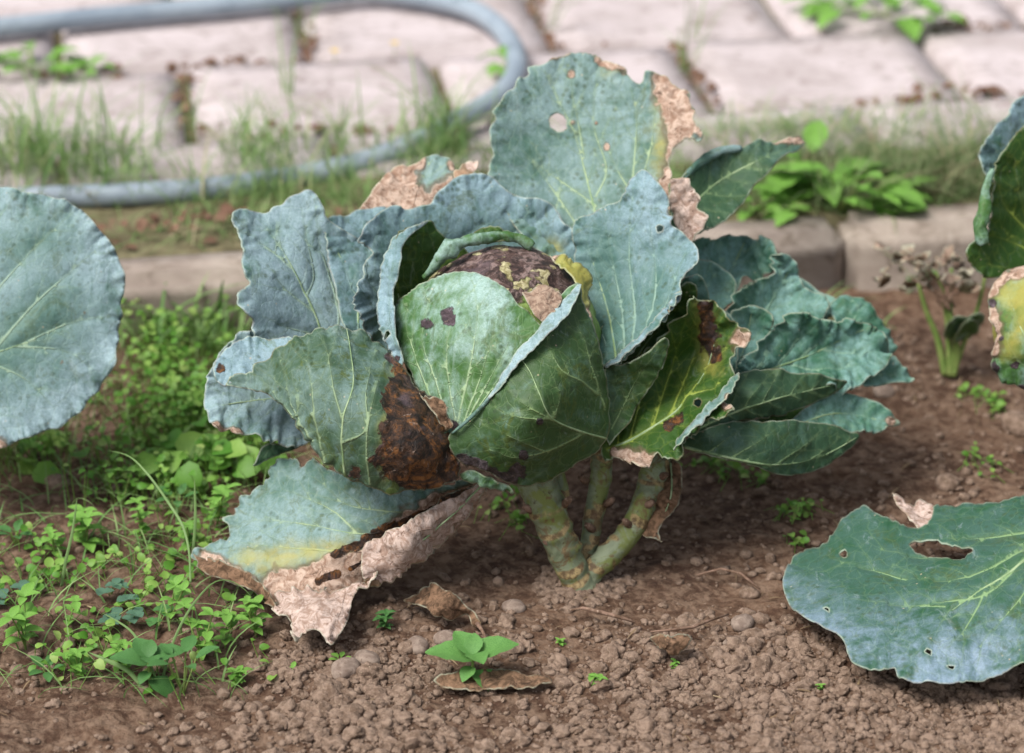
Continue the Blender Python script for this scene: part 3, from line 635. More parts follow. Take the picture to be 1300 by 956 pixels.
# leaf left of the head with rolled margin
leaf([(497, 300), (510, 290), (528, 284), (545, 280), (560, 300), (600, 330), (620, 420), (600, 500), (560, 530), (540, 515), (522, 480), (508, 455), (495, 445), (487, 430), (486, 400), (488, 350)], [(497, 300, -1), (545, 280, 3), (600, 350, 5), (600, 500, 1), (530, 480, -3.5), (486, 420, -3.5), (520, 380, 1.2), (550, 330, 4)], M['deep'], cab, veins=[([(545, 500), (520, 430), (505, 380), (500, 330)], 1.8), ([(550, 470), (545, 400), (560, 340), (590, 320)], 1.4), ([(530, 370), (555, 330), (575, 310)], 1.0)], sp=3.4, label='dark inner leaf on the left of the head')
leaf([(497, 448), (486, 428), (480, 405), (481, 382), (486, 352), (490, 326), (497, 306), (510, 293), (530, 284), (544, 281), (532, 291), (517, 303), (510, 320), (507, 345), (502, 370), (500, 395), (503, 420), (509, 442), (514, 464), (505, 464)], [(497, 448, -5), (480, 400, -3.2), (488, 340, -1.8), (497, 306, -1), (540, 282, 2), (511, 320, -1.6), (501, 395, -3.6), (512, 460, -5.5), (490, 400, -4.8), (499, 340, -3.2), (500, 430, -5.6), (512, 300, -1.2)], M['blue2'], cab, veins=[([(503, 440), (494, 400), (498, 350), (504, 315)], 1.0)], holes=[[(489, 426), (493, 420), (495, 424), (491, 432)]], rot=[(505, 455, 5)], sp=2.4, jag=2.2, ruf=(.003, 8), label='folded bumpy blue margin beside the head')
# yellow leaf and curled green margin at the top of the head
leaf([(699, 324), (712, 326), (724, 330), (736, 336), (745, 344), (750, 358), (748, 372), (750, 388), (753, 404), (748, 412), (742, 402), (736, 386), (728, 366), (716, 348), (704, 336)], [(699, 324, -1), (736, 336, -1.5), (750, 360, -1.5), (750, 408, -4.5), (736, 380, -4), (712, 345, -3)], M['wrap'], cab, yel=[(735, 350, 750, 400, 40)], dry=[(750, 402, 9), (702, 324, 9)], sp=2.6, jag=1.5, label='small yellowed leaf at the edge of the head')
roll([(538, 352, -1.5), (552, 338, -2.4), (564, 322, -2.8), (578, 312, -2.6), (596, 305, -2.2), (618, 302, -1.6), (640, 300, -1), (660, 304, -.6), (676, 314, -.6)], (8, 9), M['wrap'], cab, a0=-110, a1=150, seed=6, wob=.95, label='thick curled green margin over the head')
leaf([(600, 300), (612, 294), (628, 293), (642, 296), (655, 302), (640, 312), (610, 312)], [(600, 300, -.5), (628, 293, .5), (655, 302, 0), (625, 312, -1)], M['deep'], cab, sp=3, jag=1)
# head wrappers
leaf([(506, 382), (518, 374), (535, 362), (555, 352), (575, 347), (598, 346), (614, 351), (632, 361), (648, 372), (656, 386), (668, 394), (678, 404), (690, 414), (698, 404), (704, 390), (712, 376), (722, 366), (734, 361), (738, 366), (733, 378), (720, 392), (702, 412), (680, 436), (655, 462), (640, 486), (622, 508), (604, 528), (590, 550), (570, 560), (556, 545), (545, 520), (530, 490), (518, 460), (508, 430), (502, 405)],
     [(506, 382, -2), (555, 352, -4.5), (600, 346, -6), (650, 374, -7.8), (690, 414, -9.2), (736, 364, -7.2), (700, 412, -9.6), (640, 486, -10.5), (590, 550, -9.5), (530, 490, -5.5), (505, 420, -2.2), (580, 430, -9.2), (560, 500, -8)], M['wrap'], cab,
     veins=[([(568, 556), (545, 500), (528, 450), (518, 410), (520, 385)], 1.6), ([(572, 550), (552, 480), (538, 430), (548, 380), (560, 356)], 1.5), ([(578, 548), (592, 490), (602, 440), (606, 390), (600, 356)], 2.0), ([(580, 548), (568, 470), (572, 420), (588, 370)], 1.6), ([(588, 540), (610, 480), (624, 430), (634, 390)], 1.5), ([(596, 530), (628, 470), (650, 425), (660, 400)], 1.4), ([(610, 515), (648, 460), (675, 425)], 1.1)],
     rot=[(545, 412, 7), (571, 400, 572, 406, 7), (575, 546, 10)], dry=(), sp=3.0, ruf=(.002, 14), puff=.0016, label='pale green wrapper leaf with white bloom on the front of the head')
leaf([(737, 364), (742, 378), (750, 398), (760, 424), (767, 450), (772, 480), (775, 515), (773, 545), (766, 564), (752, 578), (734, 588), (714, 602), (694, 614), (668, 620), (648, 617), (630, 609), (614, 600), (598, 596), (583, 588), (572, 574), (567, 560), (574, 547), (590, 535), (606, 520), (622, 500), (640, 476), (660, 448), (684, 424), (706, 400), (724, 378)],
     [(737, 364, -7.5), (760, 424, -7.5), (774, 500, -6), (766, 562, -5.5), (714, 602, -7), (660, 620, -8), (600, 596, -9.5), (568, 560, -10.4), (606, 520, -11), (660, 448, -11.2), (706, 400, -9.8), (700, 500, -13.4), (650, 550, -13), (740, 460, -9.8)], M['wrapd'], cab,
     veins=[([(768, 556), (730, 545), (700, 530), (685, 500), (672, 470), (658, 452)], 2.4), ([(758, 500), (740, 485), (715, 470), (700, 445), (692, 420)], 1.8), ([(768, 520), (745, 440), (732, 400)], 1.6), ([(704, 535), (660, 510), (640, 490)], 1.5), ([(700, 532), (660, 530), (620, 515)], 1.5), ([(740, 550), (700, 570), (650, 580), (600, 560)], 1.6), ([(705, 530), (712, 500), (700, 470)], 1.1), ([(690, 572), (650, 555), (610, 540)], 1.1)],
     rot=[(590, 588, 650, 614, 9), (665, 578, 6), (684, 534, 4), (655, 600, 10)], sp=3.0, ruf=(.002, 14), puff=.0022, under=True, label='dark green veined wrapper leaf on the lower right of the head')
leaf([(738, 363), (728, 371), (714, 384), (700, 400), (682, 420), (665, 441), (650, 460), (634, 486), (622, 506), (627, 504), (642, 486), (656, 468), (672, 450), (690, 432), (707, 415), (722, 398), (734, 380)], [(738, 363, -7.8), (700, 400, -10), (665, 441, -11.2), (622, 506, -11.4), (656, 468, -12.2), (690, 432, -11.8), (734, 380, -9.2), (695, 415, -11.4)], M['blue'], cab, sp=2.3, jag=1.3, ruf=(.0015, 8), label='pale turned-over margin between the two wrapper leaves')
roll([(652, 464, -11.6), (640, 480, -11.5), (622, 504, -11.3), (606, 522, -11.2), (590, 537, -11), (574, 550, -10.6)], (2.0, 1.6), M['pale'], cab, seed=13)
# right front leaf
leaf([(768, 462), (790, 458), (806, 450), (828, 432), (846, 412), (858, 396), (870, 380), (880, 372), (888, 380), (904, 378), (914, 388), (926, 398), (938, 412), (953, 420), (955, 428), (948, 440), (938, 446), (934, 466), (937, 486), (930, 500), (921, 508), (934, 520), (912, 532), (896, 538), (884, 548), (872, 558), (868, 570), (864, 580), (848, 584), (838, 580), (830, 582), (822, 594), (808, 594), (796, 586), (778, 580), (765, 585), (762, 520)],
     [(768, 462, -1.5), (828, 432, -2.5), (870, 380, -1), (914, 388, 0), (953, 424, -1), (937, 486, -2.8), (890, 545, -5.5), (850, 583, -6.5), (810, 594, -7), (765, 582, -3), (850, 470, 2.6), (880, 440, 2.8), (800, 530, -1), (890, 500, -1.2), (765, 510, -1)], M['deep'], cab,
     veins=[([(772, 572), (820, 548), (858, 522), (888, 488), (905, 450), (912, 405)], 3.4), ([(800, 556), (812, 510), (822, 470), (830, 440)], 1.6), ([(828, 544), (842, 500), (856, 450), (866, 400)], 1.8), ([(850, 528), (872, 480), (886, 430), (888, 390)], 1.7), ([(785, 566), (785, 520), (790, 480)], 1.3), ([(838, 538), (870, 540), (900, 528)], 1.3), ([(875, 505), (905, 495), (925, 485)], 1.3), ([(895, 470), (915, 455), (930, 440)], 1.2)],
     rot=[(895, 392, 902, 440, 11), (904, 445, 912, 455, 8), (850, 540, 862, 530, 6)], yel=[(890, 400, 905, 460, 12)], dry=[(944, 432, 12), (795, 584, 822, 586, 12), (925, 514, 8), (938, 470, 4), (780, 576, 6)],
     holes=[[(884, 512), (889, 509), (892, 514), (888, 520), (884, 518)]], sp=3.0, ruf=(.007, 16), jag=2.6, label='yellow-green cupped leaf with a brown burnt streak, right of the head')
leaf([(941, 476), (937, 492), (927, 507), (911, 521), (894, 536), (878, 551), (868, 567), (858, 576), (860, 560), (871, 544), (886, 529), (902, 514), (917, 499), (930, 483)], [(941, 476, -3), (911, 521, -5.2), (868, 567, -7), (860, 560, -5.6), (902, 514, -4.2), (930, 483, -3), (890, 533, -5.8)], M['pale'], cab, sp=2.4, jag=2, ruf=(.003, 8), dry=[(925, 507, 4)], label='turned-over grey margin')
leaf([(768, 466), (790, 462), (808, 454), (828, 440), (842, 428), (850, 436), (842, 462), (826, 492), (808, 520), (796, 540), (780, 556), (770, 560)], [(768, 466, -3.2), (808, 454, -4), (846, 430, -3.4), (830, 490, -2.2), (780, 556, -4), (800, 500, -2.6)], M['wrapd'], cab, veins=[([(776, 545), (800, 500), (820, 462), (835, 440)], 1.6), ([(795, 508), (785, 485), (778, 470)], 1.0), ([(808, 485), (820, 490), (830, 480)], 1.0)], sp=3.2, jag=1, rib=False)
# left front leaf, underside with the rotten corner
leaf([(274, 484), (272, 470), (277, 455), (290, 441), (305, 432), (325, 428), (345, 432), (370, 430), (380, 445), (340, 470), (305, 485), (286, 489)], [(274, 480, -5), (300, 435, -3.5), (350, 432, -3), (370, 440, -4), (290, 488, -5.6), (320, 460, -4)], M['blue2'], cab, sp=3, rot=[(279, 470, 5)], ruf=(.006, 14), label='curled-over blue tip')
leaf([(284, 487), (292, 478), (303, 472), (318, 470), (324, 458), (334, 452), (346, 440), (362, 431), (380, 421), (400, 415), (425, 412), (450, 413), (466, 415), (474, 424), (482, 428), (492, 436), (500, 452), (512, 464), (528, 480), (534, 494), (552, 506), (566, 514), (574, 530), (574, 548), (572, 560), (580, 580), (588, 596), (580, 610), (560, 619), (535, 624), (505, 627), (482, 625), (458, 617), (435, 603), (412, 584), (395, 566), (378, 545), (362, 524), (345, 507), (325, 496), (303, 490)],
     [(284, 487, -6), (324, 458, -6), (400, 415, -6), (466, 415, -4.5), (500, 452, -5.5), (552, 506, -8), (574, 548, -9), (586, 598, -9), (535, 624, -10), (458, 617, -10.5), (395, 566, -10), (345, 507, -8), (420, 490, -12.2), (480, 540, -13.8), (530, 570, -13), (380, 470, -9.5)], M['under'], cab,
     veins=[([(440, 612), (436, 570), (436, 530), (448, 490), (446, 450), (440, 418)], 2.4), ([(436, 535), (425, 500), (418, 460), (410, 425)], 1.8), ([(415, 585), (400, 530), (395, 490), (390, 460), (392, 425)], 1.8), ([(398, 560), (372, 520), (362, 485), (350, 450)], 1.5), ([(438, 560), (465, 545), (464, 500), (470, 470), (478, 440)], 1.8), ([(470, 615), (466, 560), (475, 500), (492, 450)], 1.6), ([(372, 530), (345, 500), (325, 475)], 1.1), ([(380, 548), (375, 500), (365, 470)], 1.0)],
     rot=[(515, 495, 502, 590, 24), (542, 524, 545, 590, 30), (520, 600, 560, 600, 24), (500, 455, 525, 488, 9), (565, 560, 575, 590, 18), (452, 600, 8), (480, 585, 10)], yel=[(490, 530, 488, 610, 4), (500, 470, 4)],
     sp=3.0, ruf=(.004, 18), puff=.0026, under=True, jag=1.8, label='big grey-green outer leaf on the left with an orange-brown rotten corner')
leaf([(532, 498), (545, 503), (560, 508), (572, 516), (568, 525), (575, 540), (566, 548), (556, 536), (545, 520), (536, 510)], [(532, 498, -9.6), (572, 516, -10.6), (566, 548, -11), (545, 520, -11)], M['dryd'], cab, dry=[(550, 520, 60)], crump=1, sp=2.6, jag=3)
# bottom left leaf drooping to the soil
leaf([(352, 585), (366, 581), (378, 584), (381, 593), (390, 590), (400, 584), (425, 600), (470, 615), (540, 618), (590, 606), (615, 606), (620, 618), (606, 640), (585, 664), (560, 688), (535, 706), (510, 720), (486, 730), (470, 742), (440, 760), (410, 770), (380, 772), (350, 770), (340, 752), (322, 738), (300, 728), (280, 722), (262, 716), (247, 712), (242, 706), (252, 698), (264, 694), (274, 686), (288, 682), (292, 670), (286, 664), (300, 656), (302, 640), (308, 630), (322, 626), (330, 614), (342, 608), (344, 596)],
     [(352, 585, 1), (400, 584, -1), (470, 615, -4), (540, 618, -5), (612, 608, -3.5), (585, 664, -1.5), (510, 720, -3.5), (440, 750, -6.5), (360, 762, -6.5), (300, 728, -4), (245, 708, -1.5), (290, 670, 0), (330, 614, 1), (420, 660, -5), (350, 680, -3), (500, 660, -5.5)], M['pale'], cab,
     veins=[([(600, 618), (560, 645), (520, 668), (460, 678), (400, 668), (340, 658)], 3.0), ([(452, 676), (425, 650), (395, 635), (360, 622)], 1.9), ([(545, 652), (480, 648), (440, 640), (410, 615), (395, 605)], 1.9), ([(470, 700), (420, 700), (360, 695), (290, 690)], 2.0), ([(400, 668), (350, 662), (310, 665)], 1.2), ([(470, 645), (465, 620)], 1.0), ([(540, 640), (560, 625), (590, 615)], 1.2)],
     yel=[(310, 714, 440, 698, 14), (380, 715, 340, 722, 12)], rot=[(425, 706, 455, 690, 5), (450, 695, 500, 668, 7), (505, 668, 560, 640, 5), (545, 646, 600, 622, 4), (405, 738, 430, 728, 4), (445, 722, 460, 712, 3)], dry=[(350, 750, 480, 712, 20), (500, 695, 600, 640, 32), (540, 640, 610, 615, 9), (262, 712, 320, 742, 9), (395, 770, 460, 745, 22)],
     sp=3.0, ruf=(.006, 16), puff=.0028, jag=1.5, label='drooping lower leaf turning yellow and pink-brown at the bottom')
leaf([(618, 610), (610, 632), (590, 660), (565, 688), (540, 708), (515, 722), (495, 738), (470, 742), (458, 730), (458, 706), (465, 690), (480, 682), (500, 672), (525, 655), (548, 645), (560, 630), (590, 620)],
     [(618, 610, -4.5), (565, 688, -4), (500, 735, -7), (462, 722, -8.2), (480, 684, -8), (548, 645, -6.8), (520, 690, -9.8), (560, 660, -7.5)], M['dryl'], cab, veins=[([(612, 616), (570, 660), (520, 700), (475, 730)], 1.6), ([(560, 670), (530, 675), (490, 690)], 1.2)], dry=[(540, 680, 120)], rot=[(556, 636, 600, 618, 4)], sp=2.8, crump=.7, jag=2.4, label='pinkish papery fold of withered leaf')
leaf([(350, 768), (352, 754), (372, 748), (400, 746), (430, 742), (455, 738), (480, 728), (470, 742), (452, 752), (446, 770), (440, 790), (432, 806), (422, 821), (415, 818), (408, 804), (396, 800), (385, 806), (376, 816), (374, 800), (366, 784), (352, 782), (346, 776)],
     [(350, 768, -7.5), (400, 746, -7.2), (470, 732, -8), (446, 770, -9.6), (420, 820, -12.8), (378, 812, -12.4), (355, 780, -9), (410, 775, -11.6)], M['dryl'], cab, veins=[([(460, 740), (420, 760), (385, 800)], 1.4), ([(440, 748), (430, 780), (420, 812)], 1.2), ([(400, 752), (375, 770), (362, 780)], 1.0)], dry=[(410, 780, 100)], sp=2.8, crump=1, jag=3.2, ruf=(.008, 16), label='crinkled tan end of the lower leaf hanging to the soil')
leaf([(246, 704), (262, 706), (282, 710), (300, 720), (318, 728), (330, 738), (344, 752), (352, 770), (340, 768), (322, 752), (302, 742), (282, 736), (262, 730), (248, 718)], [(246, 704, -2), (300, 720, -5), (350, 768, -8), (302, 742, -5.6), (255, 724, -3.5)], M['dryd'], cab, dry=[(300, 735, 120)], sp=2.8, crump=1, jag=3, ruf=(.008, 10), label='dark brown curled edge of the lower leaf')
# withered leaves at the stalks
leaf([(838, 588), (850, 583), (862, 588), (866, 606), (864, 628), (856, 650), (844, 664), (838, 676), (842, 690), (832, 686), (820, 684), (812, 672), (822, 656), (830, 640), (836, 615)], [(850, 583, 3), (866, 606, 2), (858, 650, 1.2), (835, 688, 0), (815, 672, 1.5), (836, 615, 2.8), (850, 630, .8)], M['dryd'], cab, veins=[([(852, 588), (852, 630), (832, 676)], 1.5)], dry=[(845, 640, 80)], sp=2.8, crump=1, jag=2.5, label='withered leaf hanging beside the right stalk')
leaf([(584, 600), (600, 596), (618, 604), (634, 612), (648, 618), (650, 626), (628, 622), (606, 616), (590, 610)], [(584, 600, -8), (618, 604, -8.6), (650, 622, -7.5), (606, 616, -8)], M['wrap'], cab, sp=3, jag=1.5)

# --- side head on the right
leaf([(876, 312), (890, 302), (906, 303), (920, 297), (936, 300), (948, 299), (958, 305), (972, 302), (984, 310), (988, 324), (984, 336), (972, 346), (955, 356), (940, 368), (925, 385), (905, 392), (880, 380), (868, 350)], [(876, 312, 14), (936, 299, 17), (988, 320, 15), (925, 385, 12), (870, 360, 11), (930, 340, 17)], M['side'], cab, mid=[(905, 390), (925, 350), (945, 308)], nv=5, vw=2.4, sp=3.8, ruf=(.014, 22), label='bright ruffled leaf at the top of the side head')
leaf([(868, 340), (885, 330), (905, 332), (925, 345), (935, 362), (930, 385), (905, 400), (880, 395), (866, 370)], [(868, 340, 9), (905, 332, 11), (935, 362, 11), (880, 395, 8), (900, 365, 12)], M['side'], cab, mid=[(880, 392), (900, 360), (915, 338)], nv=4, vw=1.8, sp=4)
leaf([(984, 322), (998, 322), (1008, 330), (1014, 342), (1016, 354), (1024, 368), (1040, 374), (1052, 384), (1050, 400), (1035, 415), (1000, 428), (965, 445), (930, 430), (922, 400), (925, 378), (945, 362), (965, 352), (978, 345)], [(984, 322, 14), (1014, 342, 15), (1050, 385, 14), (1000, 428, 12), (930, 430, 9), (925, 380, 9), (970, 390, 14), (1000, 370, 15)], M['side'], cab, mid=[(950, 440), (975, 390), (1005, 340)], nv=5, vw=2.4, sp=3.8, ruf=(.013, 22), label='cupped leaf in the middle of the side head')
leaf([(990, 345), (1010, 350), (1028, 358), (1044, 372), (1062, 380), (1058, 400), (1030, 420), (995, 420), (985, 380)], [(990, 345, 17), (1044, 372, 17), (1058, 400, 15), (995, 420, 14), (1020, 385, 18)], M['side'], cab, mid=[(1000, 415), (1015, 385), (1035, 368)], nv=4, vw=1.6, sp=4)
leaf([(924, 398), (936, 390), (950, 387), (965, 388), (976, 394), (984, 404), (980, 420), (970, 436), (955, 452), (940, 470), (926, 470), (920, 440)], [(924, 398, 7), (960, 387, 8), (984, 404, 8), (945, 465, 6), (922, 450, 5), (950, 425, 9)], M['side'], cab, mid=[(935, 468), (948, 430), (955, 392)], nv=4, vw=2.0, sp=3.6, ruf=(.005, 12))
leaf([(1052, 388), (1066, 380), (1082, 379), (1096, 384), (1106, 396), (1118, 408), (1130, 428), (1136, 446), (1120, 450), (1090, 430), (1060, 412)], [(1052, 388, 15), (1082, 379, 16), (1118, 408, 16), (1130, 446, 15), (1070, 415, 13)], M['side'], cab, mid=[(1070, 425), (1085, 405), (1090, 386)], nv=4, vw=1.8, sp=3.8)
leaf([(928, 470), (938, 455), (950, 446), (958, 432), (972, 424), (984, 414), (994, 400), (1006, 396), (1020, 396), (1032, 403), (1050, 404), (1062, 408), (1072, 403), (1086, 408), (1100, 410), (1112, 418), (1118, 432), (1128, 440), (1128, 456), (1122, 470), (1108, 482), (1086, 494), (1050, 500), (1000, 500), (940, 500), (915, 495)],
     [(928, 470, 5), (972, 424, 8), (1010, 396, 10), (1072, 404, 12), (1118, 430, 13), (1122, 470, 12), (1050, 500, 8), (940, 500, 5), (1000, 450, 9.5), (1060, 450, 12)], M['side'], cab,
     veins=[([(925, 490), (975, 470), (1030, 450), (1080, 425), (1110, 415)], 2.6), ([(950, 480), (975, 440), (1000, 405)], 1.6), ([(985, 466), (1015, 430), (1035, 405)], 1.6), ([(1015, 455), (1045, 430), (1065, 410)], 1.5), ([(1000, 462), (1050, 470), (1100, 465)], 1.6), ([(1045, 445), (1085, 450), (1118, 450)], 1.4), ([(960, 478), (1010, 485), (1060, 488)], 1.3)], sp=3.2, ruf=(.014, 24), puff=.0045, label='broad ruffled leaf on the right of the side head')
leaf([(1088, 488), (1100, 470), (1118, 458), (1132, 452), (1138, 462), (1150, 470), (1157, 482), (1150, 488), (1132, 488), (1112, 492)], [(1088, 488, 11), (1118, 458, 13), (1157, 482, 14), (1112, 492, 12)], M['side'], cab, mid=[(1092, 485), (1120, 475), (1150, 480)], nv=4, vw=1.4, sp=3.6, ruf=(.006, 10))
leaf([(870, 545), (885, 520), (905, 495), (925, 478), (945, 468), (968, 466), (990, 468), (1015, 472), (1040, 474), (1060, 480), (1078, 485), (1066, 496), (1050, 506), (1030, 514), (1010, 522), (988, 530), (950, 534), (910, 548), (885, 560)],
     [(870, 545, 0), (925, 478, 2), (968, 466, 3.5), (1030, 474, 6), (1078, 485, 9), (1030, 514, 6), (960, 534, 2.5), (885, 560, 0), (960, 500, 1), (1010, 495, 4.5)], M['dark'], cab, mid=[(885, 545), (930, 525), (990, 505), (1060, 488)], nv=6, vw=2.4, sp=3.3, ruf=(.004, 14), under=True, label='smooth front leaf of the side head seen from beneath')
leaf([(1000, 540), (1020, 520), (1038, 508), (1052, 500), (1072, 499), (1090, 503), (1106, 508), (1120, 514), (1132, 526), (1142, 540), (1128, 542), (1118, 548), (1095, 552), (1060, 550), (1020, 552)], [(1000, 540, 6), (1052, 500, 9), (1106, 508, 11), (1142, 540, 11), (1060, 550, 7), (1080, 525, 10.5)], M['side'], cab, mid=[(1010, 542), (1060, 525), (1130, 536)], nv=5, vw=2.0, sp=3.5, ruf=(.006, 14), dry=[(1130, 535, 5)])
leaf([(864, 566), (878, 552), (895, 545), (920, 536), (950, 532), (980, 534), (1005, 532), (1030, 534), (1058, 538), (1075, 546), (1092, 550), (1088, 562), (1072, 576), (1052, 590), (1030, 600), (1008, 604), (985, 602), (960, 594), (935, 586), (905, 580), (880, 574)],
     [(864, 566, 0), (950, 532, .5), (1030, 534, 4), (1092, 550, 8), (1052, 590, 5), (1000, 604, 2), (905, 580, -1), (980, 568, -.5), (930, 560, -1)], M['dark'], cab, veins=[([(870, 568), (930, 582), (985, 590), (1040, 580), (1085, 556)], 2.2), ([(930, 580), (965, 560), (990, 540)], 1.4), ([(985, 590), (1020, 565), (1045, 545)], 1.4), ([(900, 575), (925, 556), (945, 540)], 1.2), ([(1030, 582), (1055, 565), (1070, 552)], 1.0)], sp=3.2, ruf=(.003, 14), under=True, label='low green leaf of the side head just above the soil')
leaf([(900, 545), (940, 535), (985, 528), (1020, 520), (1010, 540), (970, 552), (920, 560)], [(900, 545, 4), (985, 528, 7), (1020, 520, 8), (970, 552, 5)], M['deep'], cab, sp=4)
leaf([(862, 360), (880, 348), (893, 352), (900, 370), (905, 385), (930, 400), (940, 440), (930, 480), (890, 520), (850, 530), (850, 420)], [(862, 360, 5), (893, 352, 5), (940, 440, 5), (860, 520, 5), (895, 430, 7)], M['side'], cab, mid=[(870, 520), (890, 440), (885, 360)], nv=5, vw=2, sp=4)

# ------------------------------------------------------------ neighbouring cabbages
lb = G(-180, 640); cl = empty('cabbage_plant', lb, 'cabbage cut off by the left frame edge, one big round pale blue leaf in view', 'cabbage', 'cabbage plants in the vegetable bed')
leaf([(-150, 300), (-100, 262), (-50, 240), (0, 236), (18, 239), (36, 246), (56, 247), (72, 252), (84, 254), (100, 264), (114, 277), (126, 291), (136, 304), (146, 318), (152, 334), (158, 350), (158, 370), (154, 384), (156, 400), (150, 416), (152, 432), (146, 444), (146, 460), (140, 474), (130, 486), (124, 498), (112, 508), (104, 522), (90, 532), (76, 544), (62, 546), (48, 552), (30, 558), (14, 564), (0, 570), (-40, 575), (-90, 560), (-140, 510), (-165, 430), (-165, 360)],
     [(-150, 300, 8), (0, 236, 10), (100, 264, 9.5), (158, 360, 10), (130, 486, 9), (60, 547, 7.5), (-40, 575, 6), (-160, 430, 7.5), (0, 400, 7.5), (60, 400, 8), (80, 320, 9)], M['blue'], cl,
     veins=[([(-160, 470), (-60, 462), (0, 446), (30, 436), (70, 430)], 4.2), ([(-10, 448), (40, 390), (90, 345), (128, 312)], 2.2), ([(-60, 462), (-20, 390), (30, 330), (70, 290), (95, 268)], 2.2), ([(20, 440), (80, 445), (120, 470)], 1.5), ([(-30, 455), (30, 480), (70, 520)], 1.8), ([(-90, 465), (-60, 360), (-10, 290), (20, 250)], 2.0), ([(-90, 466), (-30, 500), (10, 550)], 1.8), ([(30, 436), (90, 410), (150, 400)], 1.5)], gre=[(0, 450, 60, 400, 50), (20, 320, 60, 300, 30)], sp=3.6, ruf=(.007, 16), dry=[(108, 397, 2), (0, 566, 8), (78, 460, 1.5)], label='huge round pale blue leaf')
def offstalk(root, P, rad):
    tube('stalk', P, rad, M['stem'], root, 16)
offstalk(cl, [lb-[0, 0, .02], lb+[0, 0, .05], lb+[.0, .0, .12], W(-160, 472, .082)+[-.01, 0, 0]], [.022, .022, .02, .012])
offstalk(cl, [W(-175, 474, .082), W(-140, 470, .083), W(-90, 465, .082)], [.008, .006, .004])
leaf([(-330, 380), (-280, 300), (-220, 280), (-170, 330), (-160, 420), (-180, 500), (-260, 520), (-320, 470)], [(-330, 380, 16), (-220, 280, 20), (-160, 420, 12), (-260, 520, 10), (-240, 400, 17)], M['blue2'], cl, mid=[(-180, 490), (-230, 400), (-290, 330)], sp=6)
rb = G(1400, 640); cr = empty('cabbage_plant', rb, 'cabbage at the right frame edge with yellowing head and a big leaf lying low', 'cabbage', 'cabbage plants in the vegetable bed')
leaf([(1246, 215), (1243, 195), (1247, 180), (1258, 170), (1262, 158), (1276, 148), (1284, 132), (1294, 122), (1330, 108), (1370, 120), (1390, 200), (1360, 280), (1300, 260), (1262, 235)], [(1246, 215, 14), (1262, 158, 16), (1294, 122, 18), (1370, 120, 20), (1360, 280, 18), (1300, 220, 18)], M['blue2'], cr, mid=[(1360, 270), (1320, 200), (1290, 140)], nv=5, vw=2.4, sp=4, label='blue upper leaf')
leaf([(1262, 205), (1276, 185), (1292, 168), (1310, 155), (1360, 170), (1390, 300), (1350, 380), (1300, 372), (1280, 345), (1268, 352), (1250, 352), (1236, 342), (1225, 328), (1224, 316), (1234, 304), (1248, 296), (1256, 270), (1258, 235)], [(1262, 205, 12), (1310, 155, 15), (1390, 300, 15), (1300, 372, 12), (1225, 322, 10), (1256, 270, 11), (1310, 280, 16)], M['deep'], cr, veins=[([(1350, 370), (1310, 300), (1292, 240), (1285, 200)], 3), ([(1325, 330), (1290, 310), (1262, 300)], 1.8), ([(1310, 300), (1275, 260), (1265, 230)], 1.6), ([(1340, 350), (1290, 345), (1250, 335)], 1.6)], sp=4, label='dark green shaded leaf')
roll([(1260, 215, 10.5), (1252, 240, 10), (1250, 265, 9.6), (1244, 290, 9.4), (1250, 310, 9.4)], (5, 11), M['wrap'], cr, seed=22)
leaf([(1256, 380), (1262, 362), (1274, 348), (1292, 340), (1320, 336), (1370, 350), (1390, 430), (1370, 500), (1330, 512), (1305, 500), (1292, 488), (1276, 484), (1264, 470), (1262, 450), (1266, 430), (1258, 405)], [(1256, 380, 9), (1292, 340, 9), (1370, 350, 9), (1390, 430, 10), (1330, 512, 8), (1264, 470, 8), (1310, 420, 3.5), (1350, 430, 3)], M['wrap'], cr, veins=[([(1350, 500), (1315, 450), (1290, 400), (1280, 360)], 2), ([(1330, 480), (1295, 460), (1270, 455)], 1.5), ([(1345, 480), (1330, 420), (1310, 360)], 1.6)], yel=[(1290, 380, 1320, 360, 22), (1285, 440, 1300, 400, 14)], dry=[(1258, 370, 1275, 352, 9), (1260, 400, 1266, 440, 10), (1290, 348, 1300, 344, 8)], rot=[(1264, 465, 7), (1300, 494, 1330, 505, 9), (1262, 385, 5), (1275, 430, 4), (1290, 462, 5)], sp=3.6, label='yellowing wrapper leaf with brown scorched edge')
